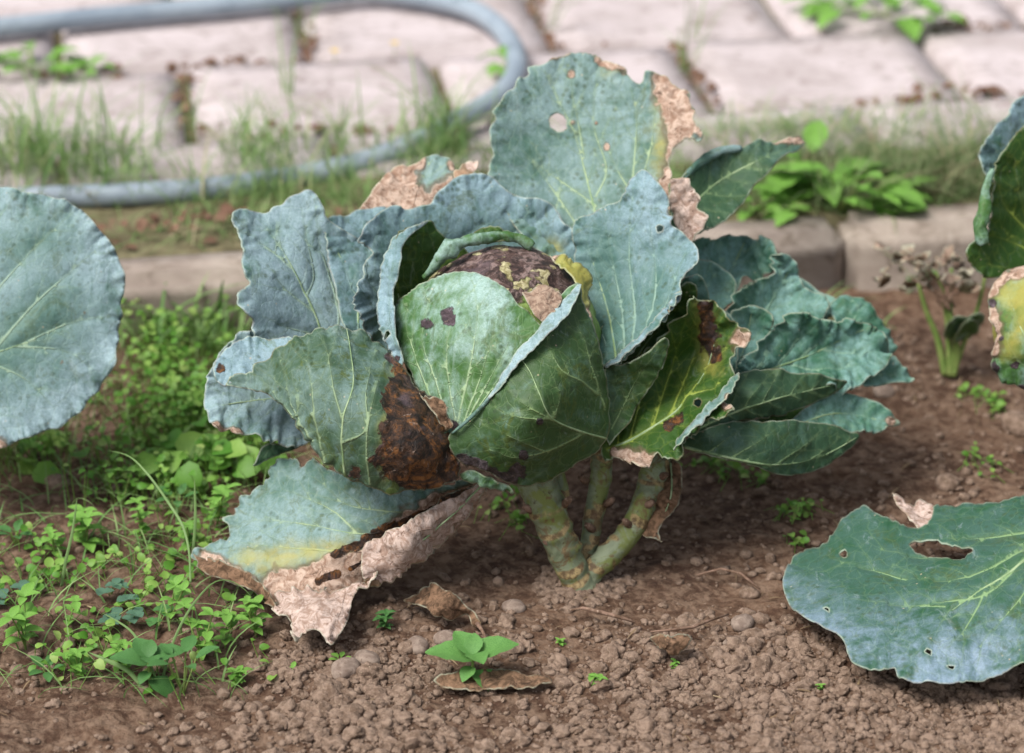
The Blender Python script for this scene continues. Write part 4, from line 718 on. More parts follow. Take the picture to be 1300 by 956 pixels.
leaf([(1002, 722), (996, 740), (997, 758), (1006, 776), (1020, 788), (1040, 798), (1058, 806), (1072, 818), (1076, 832), (1084, 846), (1100, 852), (1122, 854), (1136, 852), (1142, 864), (1170, 870), (1210, 870), (1245, 866), (1275, 858), (1300, 846), (1350, 838), (1410, 800), (1430, 720), (1410, 650), (1360, 622), (1328, 624), (1300, 632), (1272, 642), (1240, 644), (1205, 646), (1186, 646), (1184, 658), (1172, 672), (1150, 672), (1128, 664), (1112, 656), (1098, 648), (1084, 652), (1070, 664), (1060, 680), (1050, 694), (1030, 702), (1012, 708)],
     [(1000, 742, -3.5), (1072, 818, -15), (1140, 858, -18.5), (1250, 864, -20), (1410, 800, -19), (1430, 700, -9), (1300, 632, 0), (1200, 646, 1.5), (1100, 650, 2), (1040, 700, 0), (1150, 750, -9.5), (1280, 740, -13), (1220, 690, -5), (1100, 720, -5.5), (1200, 810, -17)], M['low'], cr,
     veins=[([(1420, 640), (1340, 680), (1290, 722), (1240, 752), (1185, 792)], 6.5), ([(1290, 722), (1250, 755), (1190, 765), (1145, 772)], 3.4), ([(1330, 685), (1290, 705), (1220, 735), (1150, 736)], 3.6), ([(1345, 672), (1290, 680), (1240, 684), (1195, 686)], 3.2), ([(1330, 690), (1310, 740), (1260, 800), (1235, 830)], 3.0), ([(1250, 752), (1230, 790), (1200, 830)], 1.8), ([(1200, 770), (1130, 768), (1080, 765)], 1.2), ([(1150, 736), (1100, 722), (1060, 715)], 1.4), ([(1350, 700), (1340, 760), (1310, 820)], 2.0), ([(1220, 708), (1150, 706), (1110, 700)], 1.2)],
     holes=[[(1156, 692), (1180, 690), (1205, 692), (1222, 698), (1236, 702), (1225, 708), (1200, 708), (1178, 706), (1162, 700)], [(1068, 706), (1075, 702), (1077, 709), (1071, 711)], [(1048, 779), (1054, 778), (1053, 782)], [(1176, 831), (1183, 830), (1182, 836)], [(1203, 847), (1212, 848), (1208, 852)]],
     jag=.55, gre=[(1180, 690, 1060, 700, 70), (1250, 700, 1400, 660, 90), (1100, 740, 1260, 730, 50), (1330, 760, 1400, 720, 50)], sp=3.2, ruf=(.003, 20), puff=.0035, label='big blue-green leaf with a torn slot lying over the soil')  # gre leaves bloom only at the front edge, as painted sky sheen
leaf([(1131, 634), (1145, 632), (1152, 640), (1170, 636), (1186, 640), (1205, 642), (1200, 655), (1194, 672), (1180, 680), (1160, 668), (1146, 655)], [(1131, 634, 4), (1170, 636, 3), (1205, 642, 2), (1185, 680, -3), (1160, 660, 0)], M['dryl'], cr, dry=[(1170, 655, 60)], crump=1, sp=3, jag=2.5, label='pinkish withered scrap on the low leaf')
offstalk(cr, [rb-[0, 0, .02], rb+[0, 0, .06], rb+[0, 0, .15], W(1400, 480, .12)], [.024, .024, .022, .02])
offstalk(cr, [rb+[0, 0, .03], W(1430, 640, -.03), W(1405, 645, -.04), W(1370, 665, -.07)], [.012, .009, .006, .004])
def ball(name, c, r, mat, parent):
    bm = bmesh.new(); bmesh.ops.create_icosphere(bm, subdivisions=4, radius=r); V = np.array([v.co[:] for v in bm.verts]); Fc = [[v.index for v in f.verts] for f in bm.faces]; bm.free()
    V = V*(1+.12*fbm(V[:, 0]*30, V[:, 1]*30+V[:, 2]*20, 3, 3))[:, None]; z = np.zeros(len(V))
    return mesh_obj(name, V+c, Fc, mat, parent, attrs=dict(vd=z+10, dry=z, rot=z, yel=z+1, edge=z+30))
ball('head', W(1345, 415, .12), .062, M['wrap'], cr)
# ------------------------------------------------------------ fast mesh from arrays
def np_mesh(name, V, T, mat, attrs=None, smooth=True, mi=None):
    V = np.ascontiguousarray(V, dtype=np.float32); T = np.ascontiguousarray(T, dtype=np.int32); k = T.shape[1]
    me = bpy.data.meshes.new(name); me.vertices.add(len(V)); me.vertices.foreach_set('co', V.ravel())
    me.loops.add(T.size); me.loops.foreach_set('vertex_index', T.ravel()); me.polygons.add(len(T))
    me.polygons.foreach_set('loop_start', np.arange(0, T.size, k, dtype=np.int32)); me.polygons.foreach_set('loop_total', np.full(len(T), k, dtype=np.int32))
    for m in (mat if isinstance(mat, (list, tuple)) else [mat]): me.materials.append(m)
    if smooth: me.polygons.foreach_set('use_smooth', np.ones(len(T), dtype=bool))
    if mi is not None: me.polygons.foreach_set('material_index', np.asarray(mi, dtype=np.int32))
    for a, v in (attrs or {}).items():
        at = me.attributes.new(a, 'FLOAT', 'POINT'); at.data.foreach_set('value', np.asarray(v, dtype=np.float32))
    me.update(calc_edges=True); o = bpy.data.objects.new(name, me); COL.objects.link(o); return o

def green_mat(name, a, b_, c, trans=.3, scale=60, rough=.5):
    b = NB(name); v = b.attr('tint'); n = b.noise(scale, 4, .6)
    col = b.mix(b.rng(v, 0, 1), srgb(a), srgb(b_)); col = b.mix(b.rng(v, .80, .95), col, srgb(c)); col = b.mix(b.rng(n, .3, .7, 0, .35), col, srgb(a))
    return b.finish(col, rough, b.bump(n, .3, .001), .35, trans)
M['grass'] = green_mat('grass_blades', '5e8644', 'a0b878', 'c0b292')
M['grassdry'] = green_mat('grass_dry_tuft', '5a7540', '8f9c70', 'b5a588')
M['cover'] = green_mat('weed_leaves', '558a2c', '96b85a', 'b0bf74', .35)
M['weed'] = simple('weed_leaf', '5c9034', '8fbc5c', 120, .5, .0006, .4, trans=.3)
M['weed2'] = simple('weed_leaf_dark', '3c6a34', '5c8a4c', 90, .5, .0006, .4, trans=.25, off=4)
M['weedm'] = simple('weed_leaf_toothed', '4a7c3a', '78a85c', 70, .5, .0008, .5, trans=.25, off=12)
M['weed3'] = simple('clover_leaf', '41644e', '5f8068', 90, .5, .0006, .4, trans=.2, off=8)
M['weedstem'] = simple('weed_stem', '6f8a44', '8a9a58', 60, .6, .0006, .3, trans=.1)
M['straw'] = green_mat('straw', '6a5540', 'b09a78', 'b5a184')
M['litter'] = simple('leaf_litter', '5c4032', '7c6250', 40, .9, .002, .5, c3='4a342a')

# ------------------------------------------------------------ grass
def verge_h(x, y): return KH-.008+.014*fbm(x*9, y*9, 21, 4)
def base_h(x, y):
    v = vcoord(x, y); return np.where(v > KW, np.where(v > .28, KH+.012, verge_h(x, y)), soil_h(x, y))
def blades(bx, by, bz, h, lean, az, wid, curl, tint, seg=6):
    """ribbons with a folded keel: 3 vertices across"""
    n = len(bx); t = np.linspace(0, 1, seg+1)[None]
    out = lean[:, None]*h[:, None]*(t**1.6)*(1+curl[:, None]*t); up = h[:, None]*(t-.35*(lean[:, None]+curl[:, None]*.6)*t**2.4)
    cx = bx[:, None]+np.cos(az)[:, None]*out; cy = by[:, None]+np.sin(az)[:, None]*out; cz = bz[:, None]+up
    w_ = wid[:, None]*(1-t**2.2)*np.minimum(1, .6+t*2); sx = -np.sin(az)[:, None]*w_; sy = np.cos(az)[:, None]*w_
    L_ = np.stack([cx-sx, cy-sy, cz], 2); C_ = np.stack([cx+np.cos(az)[:, None]*w_*.4, cy+np.sin(az)[:, None]*w_*.4, cz-w_*.3], 2); R_ = np.stack([cx+sx, cy+sy, cz], 2)
    V = np.stack([L_, C_, R_], 2).reshape(-1, 3); per = (seg+1)*3
    q = []
    for i in range(seg):
        for c in range(2): a = i*3+c; q.append((a, a+1, a+4, a+3))
    q = np.array(q); T = (q[None]+(np.arange(n)*per)[:, None, None]).reshape(-1, 4)
    return V, T, np.repeat(tint, per)
def grass(name, pts, hr, lr, wr, cr_, mat, azr=(0, 2*math.pi), tr=(0, 1), seg=6, sink=.004):
    pts = np.array(pts); n = len(pts); u = rng.uniform
    V, T, ti = blades(pts[:, 0], pts[:, 1], pts[:, 2]-sink, u(*hr, n), u(*lr, n), u(*azr, n), u(*wr, n), u(*cr_, n), u(*tr, n), seg)
    return V, T, ti
def join(parts):
    V = []; T = []; A = []; o = 0
    for v, t, a in parts: V.append(v); T.append(t+o); A.append(a); o += len(v)
    return np.concatenate(V), np.concatenate(T), np.concatenate(A)
def scatter_px(n, x0, x1, y0, y1, h, jit=0):
    o = []
    for _ in range(n):
        p = G(rng.uniform(x0, x1), rng.uniform(y0, y1), h); o.append(p)
    o = np.array(o); o[:, 2] = base_h(o[:, 0], o[:, 1]); return o
def clump_px(cs, per, rad, h):
    o = []
    for (x, y) in cs:
        c = G(x, y, h); k = int(per*rng.uniform(.7, 1.3))
        for _ in range(k): o.append((c[0]+rng.normal(0, rad), c[1]+rng.normal(0, rad), 0))
    o = np.array(o); o[:, 2] = base_h(o[:, 0], o[:, 1]); return o
# verge turf: denser in patches
o = []
for _ in range(15000):
    u_, v_ = rng.uniform(-1.0, 1.7), rng.uniform(KW+.005, .34); x, y = uv2(u_, v_)
    if fbm(u_*5, v_*9, 31, 3)*1.9+.42-abs(v_-.17)*1.6 > rng.uniform(0, 1): o.append((x, y, 0))
o = np.array(o); o[:, 2] = base_h(o[:, 0], o[:, 1])
g1 = grass('', o, (.012, .055), (.3, 1.5), (.0005, .0013), (0, .9), None, tr=(.1, 1.0))
cen = [(rng.uniform(0, 620), rng.uniform(190, 268)) for _ in range(80)]
g2 = grass('', clump_px(cen, 11, .014, KH), (.03, .11), (.2, .9), (.0007, .0016), (0, .8), None, tr=(.1, .95))
cen = [(90, 215), (60, 225), (120, 235), (30, 215), (150, 225), (560, 190), (540, 200), (575, 205)]
g3 = grass('', clump_px(cen, 14, .012, KH), (.06, .17), (.2, .8), (.0007, .0020), (.1, .9), None, tr=(.1, .9))
cen = [(240, 185), (385, 65), (365, 130), (870, 100), (875, 60), (430, 190), (700, 45)]
g4 = grass('', clump_px(cen, 7, .008, KH), (.05, .14), (.1, .7), (.0007, .0016), (0, .6), None, tr=(.1, .8))
V, T, A = join([g1, g2, g3, g4]); tag(np_mesh('grass', V, T, M['grass'], dict(tint=A)), kind='stuff')
cen = [(rng.uniform(900, 1290), rng.uniform(200, 265)) for _ in range(26)]+[(1180, 250), (1200, 245), (1220, 240), (1235, 235), (1150, 250), (1255, 225)]*2
g5 = grass('', clump_px(cen, 18, .014, KH), (.05, .14), (.3, 1.2), (.0006, .0014), (.2, 1.0), None, tr=(.1, 1))
V, T, A = g5; tag(np_mesh('dry_grass', V, T, M['grassdry'], dict(tint=A)), kind='stuff')
# broader grass in front of the kerb, left
cen = [(235, 430), (262, 428), (280, 436), (205, 440), (300, 440), (640, 400), (960, 430), (800, 385), (1060, 400), (820, 395)]
g6 = grass('', clump_px(cen[:5], 14, .014, 0), (.05, .11), (.2, .9), (.0015, .0032), (.2, .9), None, tr=(.1, .7))
g7 = grass('', clump_px([(1045, 410), (1035, 400), (1120, 420), (1075, 425)], 6, .008, 0), (.03, .06), (.3, 1), (.001, .002), (.2, .6), None, tr=(.2, .7))
g8 = grass('', scatter_px(520, -60, 420, 420, 700, 0), (.02, .065), (.3, 1.3), (.0006, .0014), (0, .9), None, tr=(.1, .8))
g9 = grass('', scatter_px(120, -60, 320, 700, 880, 0), (.02, .06), (.3, 1.4), (.0006, .0013), (0, .9), None, tr=(.1, .7))
V, T, A = join([g6, g7, g8, g9]); tag(np_mesh('grass', V, T, M['grass'], dict(tint=A)), kind='stuff')

# ------------------------------------------------------------ leafy ground cover (stuff)
def leaf_cloud(pts, size, mat, name, tilt=.7, round_=.8, stems=True, tr=(0, .9)):
    """pts: leaf centres (x,y,z). each leaf: 8-sided blade folded along its rib; plus a thin stalk to the soil"""
    n = len(pts); s = rng.uniform(size[0], size[1], n); az = rng.uniform(0, 2*math.pi, n)
    ang = np.linspace(0, 2*math.pi, 9)[:-1]; ox = np.cos(ang); oy = np.sin(ang)*round_*(1-.25*np.cos(ang))
    nx = rng.normal(0, tilt*.5, n); ny = rng.normal(-.25, tilt*.5, n); N = np.stack([nx, ny, np.ones(n)], 1); N /= np.linalg.norm(N, axis=1)[:, None]
    A = np.stack([np.cos(az), np.sin(az), np.zeros(n)], 1); A -= N*(A*N).sum(1)[:, None]; A /= np.linalg.norm(A, axis=1)[:, None]; B = np.cross(N, A)
    V = np.zeros((n, 11, 3)); 
    for k in range(8): V[:, k] = pts+(A*ox[k]+B*oy[k])*s[:, None]+N*(abs(oy[k])*.28*s-(ox[k]**2)*.22*s)[:, None]
    V[:, 8] = pts+A*(.45*s)[:, None]; V[:, 9] = pts-A*(.45*s)[:, None]; V[:, 10] = pts
    q = [(0, 1, 8), (1, 2, 10), (1, 10, 8), (2, 3, 10), (3, 9, 10), (3, 4, 9), (4, 5, 9), (5, 10, 9), (5, 6, 10), (6, 7, 10), (7, 8, 10), (7, 0, 8)]
    T = (np.array(q)[None]+(np.arange(n)*11)[:, None, None]).reshape(-1, 3); ti = np.repeat(rng.uniform(*tr, n), 11); V = V.reshape(-1, 3)
    if stems:
        base = pts+np.stack([rng.normal(0, .012, n), rng.normal(0, .012, n), np.zeros(n)], 1); base[:, 2] = base_h(base[:, 0], base[:, 1])-.003
        tip = pts-A*s[:, None]*.9; r = .0005; e = [np.array([r, 0, 0]), np.array([-r*.5, r*.87, 0]), np.array([-r*.5, -r*.87, 0])]
        S = np.stack([base+e[0], base+e[1], base+e[2], tip+e[0], tip+e[1], tip+e[2]], 1).reshape(-1, 3)
        q2 = [(0, 1, 4), (0, 4, 3), (1, 2, 5), (1, 5, 4), (2, 0, 3), (2, 3, 5)]
        T2 = (np.array(q2)[None]+(np.arange(n)*6)[:, None, None]).reshape(-1, 3)+len(V); V = np.concatenate([V, S]); T = np.concatenate([T, T2]); ti = np.concatenate([ti, np.full(len(S), .6)])
    return V, T, ti
def cover_pts(n, region, hmax, cl, nc, rad):
    o = []
    cs = [(rng.uniform(region[0], region[1]), rng.uniform(region[2], region[3])) for _ in range(nc)] if cl is None else cl
    for _ in range(n):
        c = cs[rng.integers(len(cs))]; p = G(c[0], c[1], 0); o.append((p[0]+rng.normal(0, rad), p[1]+rng.normal(0, rad), rng.uniform(.004, hmax)))
    o = np.array(o); o[:, 2] += base_h(o[:, 0], o[:, 1]); return o
cs = [(rng.uniform(170, 400), rng.uniform(415, 560)) for _ in range(60)]+[(rng.uniform(120, 330), rng.uniform(500, 640)) for _ in range(36)]+[(rng.uniform(-20, 130), rng.uniform(560, 600)) for _ in range(6)]
V1 = leaf_cloud(cover_pts(1500, None, .05, cs, 0, .020), (.002, .0058), None, '')
cs2 = [(rng.uniform(190, 330), rng.uniform(530, 640)) for _ in range(12)]+[(30, 600), (90, 590), (230, 600), (270, 590), (250, 620)]
V2 = leaf_cloud(cover_pts(46, None, .04, cs2, 0, .02), (.009, .016), None, '', round_=.95)
V3 = leaf_cloud(cover_pts(260, None, .02, [(rng.uniform(0, 330), rng.uniform(660, 860)) for _ in range(30)], 0, .016), (.0025, .006), None, '')
V4 = leaf_cloud(cover_pts(170, None, .012, [(1250, 595), (1235, 585), (1265, 510), (1240, 500), (930, 600), (905, 590), (960, 610), (1020, 650), (1010, 690), (1000, 650), (640, 640), (660, 660), (880, 590)], 0, .010), (.002, .005), None, '')
V, T, A = join([V1, V2, V3, V4]); tag(np_mesh('ground_cover', V, T, M['cover'], dict(tint=A)), kind='stuff')

# ------------------------------------------------------------ small weeds, one by one
def blade_mesh(L_, Wd, fold=.25, droop=.35, nseg=6, tooth=0.0, ripple=.0):
    """one leaf: 5 vertices across, folded and drooping, along +X from the origin"""
    V = []; 
    for i in range(nseg+1):
        t = i/nseg; w_ = Wd*.5*math.sin(math.pi*min(1, (t*.94+.04)))**.8*(1.15-.35*t)
        if tooth and i % 2: w_ *= 1-tooth
        for c in (-1, -.5, 0, .5, 1):
            V.append((L_*t, w_*c, L_*(.18*t-droop*t*t)+abs(c)*w_*fold+ripple*L_*math.sin(t*17+c*2)*abs(c)))
    Fq = [(i*5+c, (i+1)*5+c, (i+1)*5+c+1, i*5+c+1) for i in range(nseg) for c in range(4)]
    return V, Fq
MESHC = {}
def cached(key, V, Fq, mat):
    if key not in MESHC:
        me = bpy.data.meshes.new('leaf'); me.from_pydata([tuple(v) for v in V], [], Fq); me.materials.append(mat)
        me.polygons.foreach_set('use_smooth', np.ones(len(me.polygons), dtype=bool)); MESHC[key] = me
    return MESHC[key]
def put(name, me, parent, loc, rz, ry, sc, rx=0):
    o = bpy.data.objects.new(name, me); COL.objects.link(o); o.parent = parent; o.location = loc; o.rotation_euler = (rx, ry, rz); o.scale = (sc,)*3; return o
def stem_geo(P, r):
    V = []; Fq = []
    for i, p in enumerate(P):
        for k in range(5): a = 2*math.pi*k/5; V.append((p[0]+r*math.cos(a), p[1]+r*math.sin(a), p[2]))
    for i in range(len(P)-1):
        for k in range(5): k2 = (k+1) % 5; Fq.append((i*5+k, i*5+k2, (i+1)*5+k2, (i+1)*5+k))
    return V, Fq
def weed(px, py, label, kind='pair', h=.04, ls=.014, mat='weed', cat='weed', group='small weeds in the soil', seed=0, hb=0, lean=.25):
    p = G(px, py, hb); x, y = p[0], p[1]; z = float(base_h(x, y)); rr = random.Random(seed or int(px*7+py))
    root = empty('weed', (x, y, z-.002), label, cat, group)
    vn = 0
    m = M[mat]
    def stem(P, r=.0008):
        V, Fq = stem_geo(P, r); me = bpy.data.meshes.new('stem'); me.from_pydata(V, [], Fq); me.materials.append(M['weedstem']); put('stem', me, root, (0, 0, 0), 0, 0, 1)
    if kind == 'pair':                              # opposite leaves up several branching stems
        B = blade_mesh(1, .62, .3, .3); me = cached(('pair', mat), *B, m)
        for b_ in range(rr.choice([1, 2, 3])):
            az = rr.uniform(0, 6.28); hh = h*rr.uniform(.65, 1.1); ln = lean*rr.uniform(.4, 1.8); n = 3
            P = [(math.cos(az)*ln*hh*(k/6)**1.3, math.sin(az)*ln*hh*(k/6)**1.3, hh*k/6) for k in range(7)]; stem(P)
            for k in (2, 4, 6):
                q = P[k]; a = rr.uniform(0, 3.14); top = k == 6
                for j in range(4 if top else 2):
                    put('leaf', me, root, q, a+(math.pi/2*j if top else math.pi*j)+rr.uniform(-.3, .3), rr.uniform(-.5, .1), ls*1.1*rr.uniform(.7, 1.15)*(.75 if top and j % 2 else 1))
    elif kind == 'rosette':
        B = blade_mesh(1, .60, .22, .25, 8); me = cached(('ros', mat), *B, m)
        for j in range(5):
            a = j*1.256+rr.uniform(-.25, .25); q0 = (0, 0, h*.5); stem([(math.cos(a)*h*.25*k/3, math.sin(a)*h*.25*k/3, h*.7*k/3) for k in range(4)])
            put('leaf', me, root, (math.cos(a)*h*.25, math.sin(a)*h*.25, h*.7), a, rr.uniform(-.55, 0), ls*rr.uniform(.7, 1.1))
    elif kind == 'mint':                            # big toothed pair plus small young pairs
        B = blade_mesh(1, .82, .25, .3, 12, .06, .012); me = cached(('mint', mat), *B, m)
        stem([(0, 0, h*k/4) for k in range(5)], .0014)
        for a, e, s_, zz in ((2.95, -.2, 1.15, .8), (.2, -.35, 1.15, .85), (1.5, -.6, .6, 1), (-1.2, -.3, .72, 1), (-2.1, .25, .5, .6), (-.5, .4, .95, .4), (2.2, -.5, .8, .98)):
            put('leaf', me, root, (0, 0, h*zz), a, e, ls*s_)
    elif kind == 'clover':
        B = blade_mesh(1, 1.0, .3, .2, 5); me = cached(('clov', mat), *B, m)
        for j in range(rr.choice([3, 4, 5])):
            a = rr.uniform(0, 6.28); r_ = rr.uniform(.3, 1)*h; q = (math.cos(a)*r_, math.sin(a)*r_, h*rr.uniform(.4, .8)); stem([(q[0]*k/3, q[1]*k/3, q[2]*(k/3)**.7) for k in range(4)], .0006)
            for t in range(3): put('leaf', me, root, q, a+t*2.09, rr.uniform(-.3, .1), ls*rr.uniform(.8, 1.1))
    return root
g_ = 'small green weeds growing among the soil'
weed(600, 858, 'bright green mint-like weed with toothed leaves at the front edge of the soil', 'mint', .030, .036, 'weedm', seed=3)
weed(760, 862, 'tiny round-leaved seedling just right of the mint-like weed', 'pair', .012, .008, group=g_)
weed(712, 812, 'minute green sprout on bare soil in front of the stalks', 'pair', .006, .005, group=g_)
weed(858, 838, 'tiny pale sprout beside the small reddish dead leaf', 'pair', .008, .005, group=g_)
weed(442, 748, 'small seedling growing up against the tan withered leaf', 'rosette', .022, .013, group=g_)
weed(432, 838, 'two-leaved seedling right below the hanging tip of the dead leaf', 'rosette', .012, .010, group=g_)
weed(490, 795, 'dark small-leaved weed between the dead leaf tip and the pebbles', 'pair', .018, .009, 'weed2', group=g_)
L_ = [(32, 815, 'pair', .045, .017, 'weed', 'bright four-leaved weed near the lower left corner'),
 (85, 790, 'pair', .040, .012, 'weed', 'thin branching weed second from the lower left corner'),
 (110, 690, 'pair', .040, .017, 'weed', 'upright weed with pale oval leaves beside the tall grass blade on the left'),
 (70, 700, 'pair', .030, .012, 'weed', 'low sprawling weed at the left edge of the bed'),
 (20, 690, 'rosette', .02, .015, 'weed2', 'rounded weed touching the left frame edge'),
 (18, 760, 'clover', .02, .010, 'weed3', 'lobed grey-green weed at the left frame edge'),
 (140, 750, 'clover', .02, .010, 'weed3', 'dark bluish clover in the shade left of the drooping leaf'),
 (165, 785, 'clover', .022, .011, 'weed3', 'bluish clover just in front of the other dark one'),
 (200, 792, 'clover', .02, .009, 'weed2', 'green clover between the blue clovers and the drooping leaf'),
 (150, 840, 'pair', .035, .013, 'weed', 'leafy weed with a yellow-green top in the lower left'),
 (190, 862, 'mint', .035, .030, 'weed2', 'broad-leaved weed at the front edge on the left'),
 (232, 868, 'rosette', .05, .022, 'weed2', 'tall-stemmed weed with long drooping leaves at the front edge'),
 (255, 830, 'pair', .052, .015, 'weed', 'tall pale weed with tiny buds below the dark curled leaf edge'),
 (285, 815, 'pair', .040, .013, 'weed', 'bushy weed right beneath the dark curled leaf edge'),
 (325, 800, 'pair', .034, .012, 'weed', 'round-leaved weed left of the hanging tan leaf'),
 (215, 790, 'pair', .050, .014, 'weed', 'leaning weed with leaf pairs left of the curled leaf edge'),
 (240, 700, 'pair', .036, .013, 'weed', 'weed touching the left tip of the drooping leaf'),
 (275, 665, 'pair', .045, .013, 'weed', 'weed just above the left tip of the drooping leaf'),
 (225, 650, 'rosette', .03, .020, 'weed2', 'round-leaved dark weed behind the drooping leaf'),
 (180, 680, 'pair', .045, .010, 'weed', 'lanky weed with long bare stems in the middle of the left bed'),
 (155, 635, 'pair', .035, .011, 'weed', 'blurred small weed in the left bed below the big round leaf'),
 (100, 850, 'pair', .028, .011, 'weed', 'short weed between the lower left corner and the front grass'),
 (60, 850, 'rosette', .02, .015, 'weed2', 'flat dark weed at the front left'),
 (300, 855, 'pair', .018, .009, 'weed', 'short sprout on bare soil below the bushy weed'),
 (370, 845, 'pair', .014, .007, 'weed', 'faint thin sprout left of the hanging leaf tip'),
 (1040, 868, 'pair', .006, .005, 'weed', 'tiny sprout at the front edge left of the low blue leaf'),
 (1005, 665, 'pair', .02, .006, 'weed', 'small thin weed on dark soil left of the low blue leaf')]
for x, y, k, h, l_, m_, lab in L_: weed(x, y, lab, k, h, l_, m_, group=g_)
# long single blades of grass in the foreground
def long_blade(ctrl, w_, label, mat='grass'):
    P = catmull(ctrl, 6, False); n = len(P); X = W(P[:, 0], P[:, 1], P[:, 2]*.01); V = []; 
    for i in range(n):
        t = X[min(i+1, n-1)]-X[max(i-1, 0)]; t /= np.linalg.norm(t); b = np.cross(t, CAM-X[i]); b /= np.linalg.norm(b); f = 1-abs(i/(n-1)*1.4-.4)**2.5 if i/(n-1) > .28 else 1
        b = b*.8+np.array([0, .3, .3]); V += [X[i]-b*w_*f, X[i]+np.cross(t, b)*w_*.4*f, X[i]+b*w_*f]
    T = [(i*3+c, i*3+c+1, i*3+c+4, i*3+c+3) for i in range(n-1) for c in range(2)]
    o = np_mesh('grass_blade', V, T, M[mat], dict(tint=np.full(len(V), .45))); m = o.modifiers.new('t', 'SOLIDIFY'); m.thickness = .0003
    return tag(o, label, 'grass', 'long single blades of grass')
long_blade([(205, 868, -14), (218, 820, -13.5), (240, 775, -12.5), (268, 742, -11.5), (290, 737, -11), (310, 748, -10.8), (322, 762, -10.6)], .0016, 'arching grass blade crossing the dark curled leaf edge')
long_blade([(178, 868, -15), (160, 850, -14.6), (135, 838, -14.4), (112, 828, -14.2)], .0017, 'flat grass blade lying at the front left')
long_blade([(242, 740, -2), (240, 700, -1), (232, 668, 0), (215, 640, 1), (190, 605, 2), (165, 580, 3.5), (138, 572, 5)], .0011, 'thin arching grass blade between the big round leaf and the weeds')
long_blade([(78, 745, 0), (84, 710, 0), (92, 675, .5), (98, 632, 1)], .0018, 'upright grass blade beside the left oval-leaved weed')
long_blade([(245, 700, 0), (248, 660, .3), (247, 608, .8)], .0016, 'short upright grass blade behind the left tip of the drooping leaf')
long_blade([(200, 868, -15), (185, 830, -14.5), (165, 800, -14), (130, 778, -13.5)], .0010, 'thin grass blade leaning left in the lower left corner')

# ------------------------------------------------------------ larger blurred weeds on the verge and paving
def bush(cpx, cpy, h, n, ls, hh, label, spread=.05, mat='weed'):
    p = G(cpx, cpy, h); x, y = p[0], p[1]; z = float(base_h(x, y)); rr = random.Random(int(cpx+cpy))
    root = empty('weed', (x, y, z-.002), label, 'weed', 'leafy weeds along the verge and paving')
    B = blade_mesh(1, .58, .25, .35, 10, .05, .015); me = cached(('bush', mat), *B, M[mat])
    for k in range(n):
        a = rr.uniform(0, 6.28); r_ = spread*math.sqrt(rr.random()); q = (math.cos(a)*r_, math.sin(a)*r_*.7, hh*rr.uniform(.25, 1)*(1-.4*r_/spread))
        if k % 2 == 0:
            V, Fq = stem_geo([(q[0]*t/4, q[1]*t/4, q[2]*(t/4)) for t in range(5)], .0012); ms = bpy.data.meshes.new('stem'); ms.from_pydata(V, [], Fq); ms.materials.append(M['weedstem']); put('stem', ms, root, (0, 0, 0), 0, 0, 1)
        put('leaf', me, root, q, a+rr.uniform(-.5, .5), rr.uniform(-.6, .3), ls*rr.uniform(.6, 1.2))
    return root
bush(1065, 262, KH, 42, .05, .06, 'bright broad-leaved weed on the verge above the kerb seam', .075)
bush(1030, 245, KH, 7, .065, .09, 'upright pointed weed leaf cluster left of the broad-leaved weed', .02)
bush(1165, 268, KH, 16, .042, .03, 'low blue-green weed right of the broad-leaved weed', .045, 'weed2')
bush(965, 262, KH, 10, .032, .02, 'small low weed on the verge beside the narrow dark leaf', .04)
bush(1120, 30, KH, 30, .05, .045, 'bright weed in the paving joint at the top right', .09)
bush(40, 100, KH, 24, .034, .03, 'bright green weed in the paving joint at the upper left', .06)
bush(110, 100, KH, 9, .026, .02, 'small weed trailing right of the upper left one', .03)
bush(640, 105, KH, 5, .03, .05, 'small green weed behind the hose bend', .015)
# yellow flowers in the paving joint
for x, y, lab in ((425, 72, 'left yellow flower in the paving joint'), (501, 62, 'right yellow flower in the paving joint')):
    p = G(x, y+9, KH+.01); r_ = empty('yellow_flower', p, lab+' in front of the hose', 'flower', 'yellow flowers on the paving')
    V, Fq = stem_geo([(0, 0, .016*t/3) for t in range(4)], .0007); ms = bpy.data.meshes.new('stem'); ms.from_pydata(V, [], Fq); ms.materials.append(M['weedstem']); put('stem', ms, r_, (0, 0, 0), 0, 0, 1)
    if 'yel' not in MESHC:
        M['yel'] = simple('yellow_petal', 'c9a52a', 'd8bb45', 40, .6, .0005, .2); 
    B = blade_mesh(1, .5, .1, .1, 4); me = cached('yel', *B, M['yel'])
    for k in range(8): put('petal', me, r_, (0, 0, .016), k*.785, -.3, .007)

# ------------------------------------------------------------ withered plant with green stalks at the right
p = G(1208, 478); root = empty('withered_plant', (p[0], p[1], 0), 'dying weed with bare green stalks under crumpled brown leaves, near the right edge', 'plant')
def rel(px, py, z): return W(px, py, z)-np.array(root.location)
zb = np.linalg.norm(G(1208, 478)-CAM)*math.cos(0)-D0
def zat(P): return float((np.array(P)-CAM)@AX_F)-D0
z0 = zat(G(1208, 478))
for i, (pts) in enumerate([[(1200, 476), (1190, 430), (1176, 395), (1166, 360)], [(1206, 478), (1204, 430), (1200, 390), (1188, 345)], [(1210, 478), (1222, 440), (1240, 395), (1252, 345)], [(1208, 476), (1212, 440), (1207, 390), (1208, 340)], [(1212, 478), (1216, 450), (1212, 420), (1190, 350)]]):
    c = catmull([(a, b, z0-.0-.03*k/3+.0*i) for k, (a, b) in enumerate(pts)], 8, False)
    P = W(c[:, 0], c[:, 1], c[:, 2]); tube('stem', P, np.linspace(.0042-.0005*i, .002, len(P)), M['weedstem'], root, 8)
rr = random.Random(3)
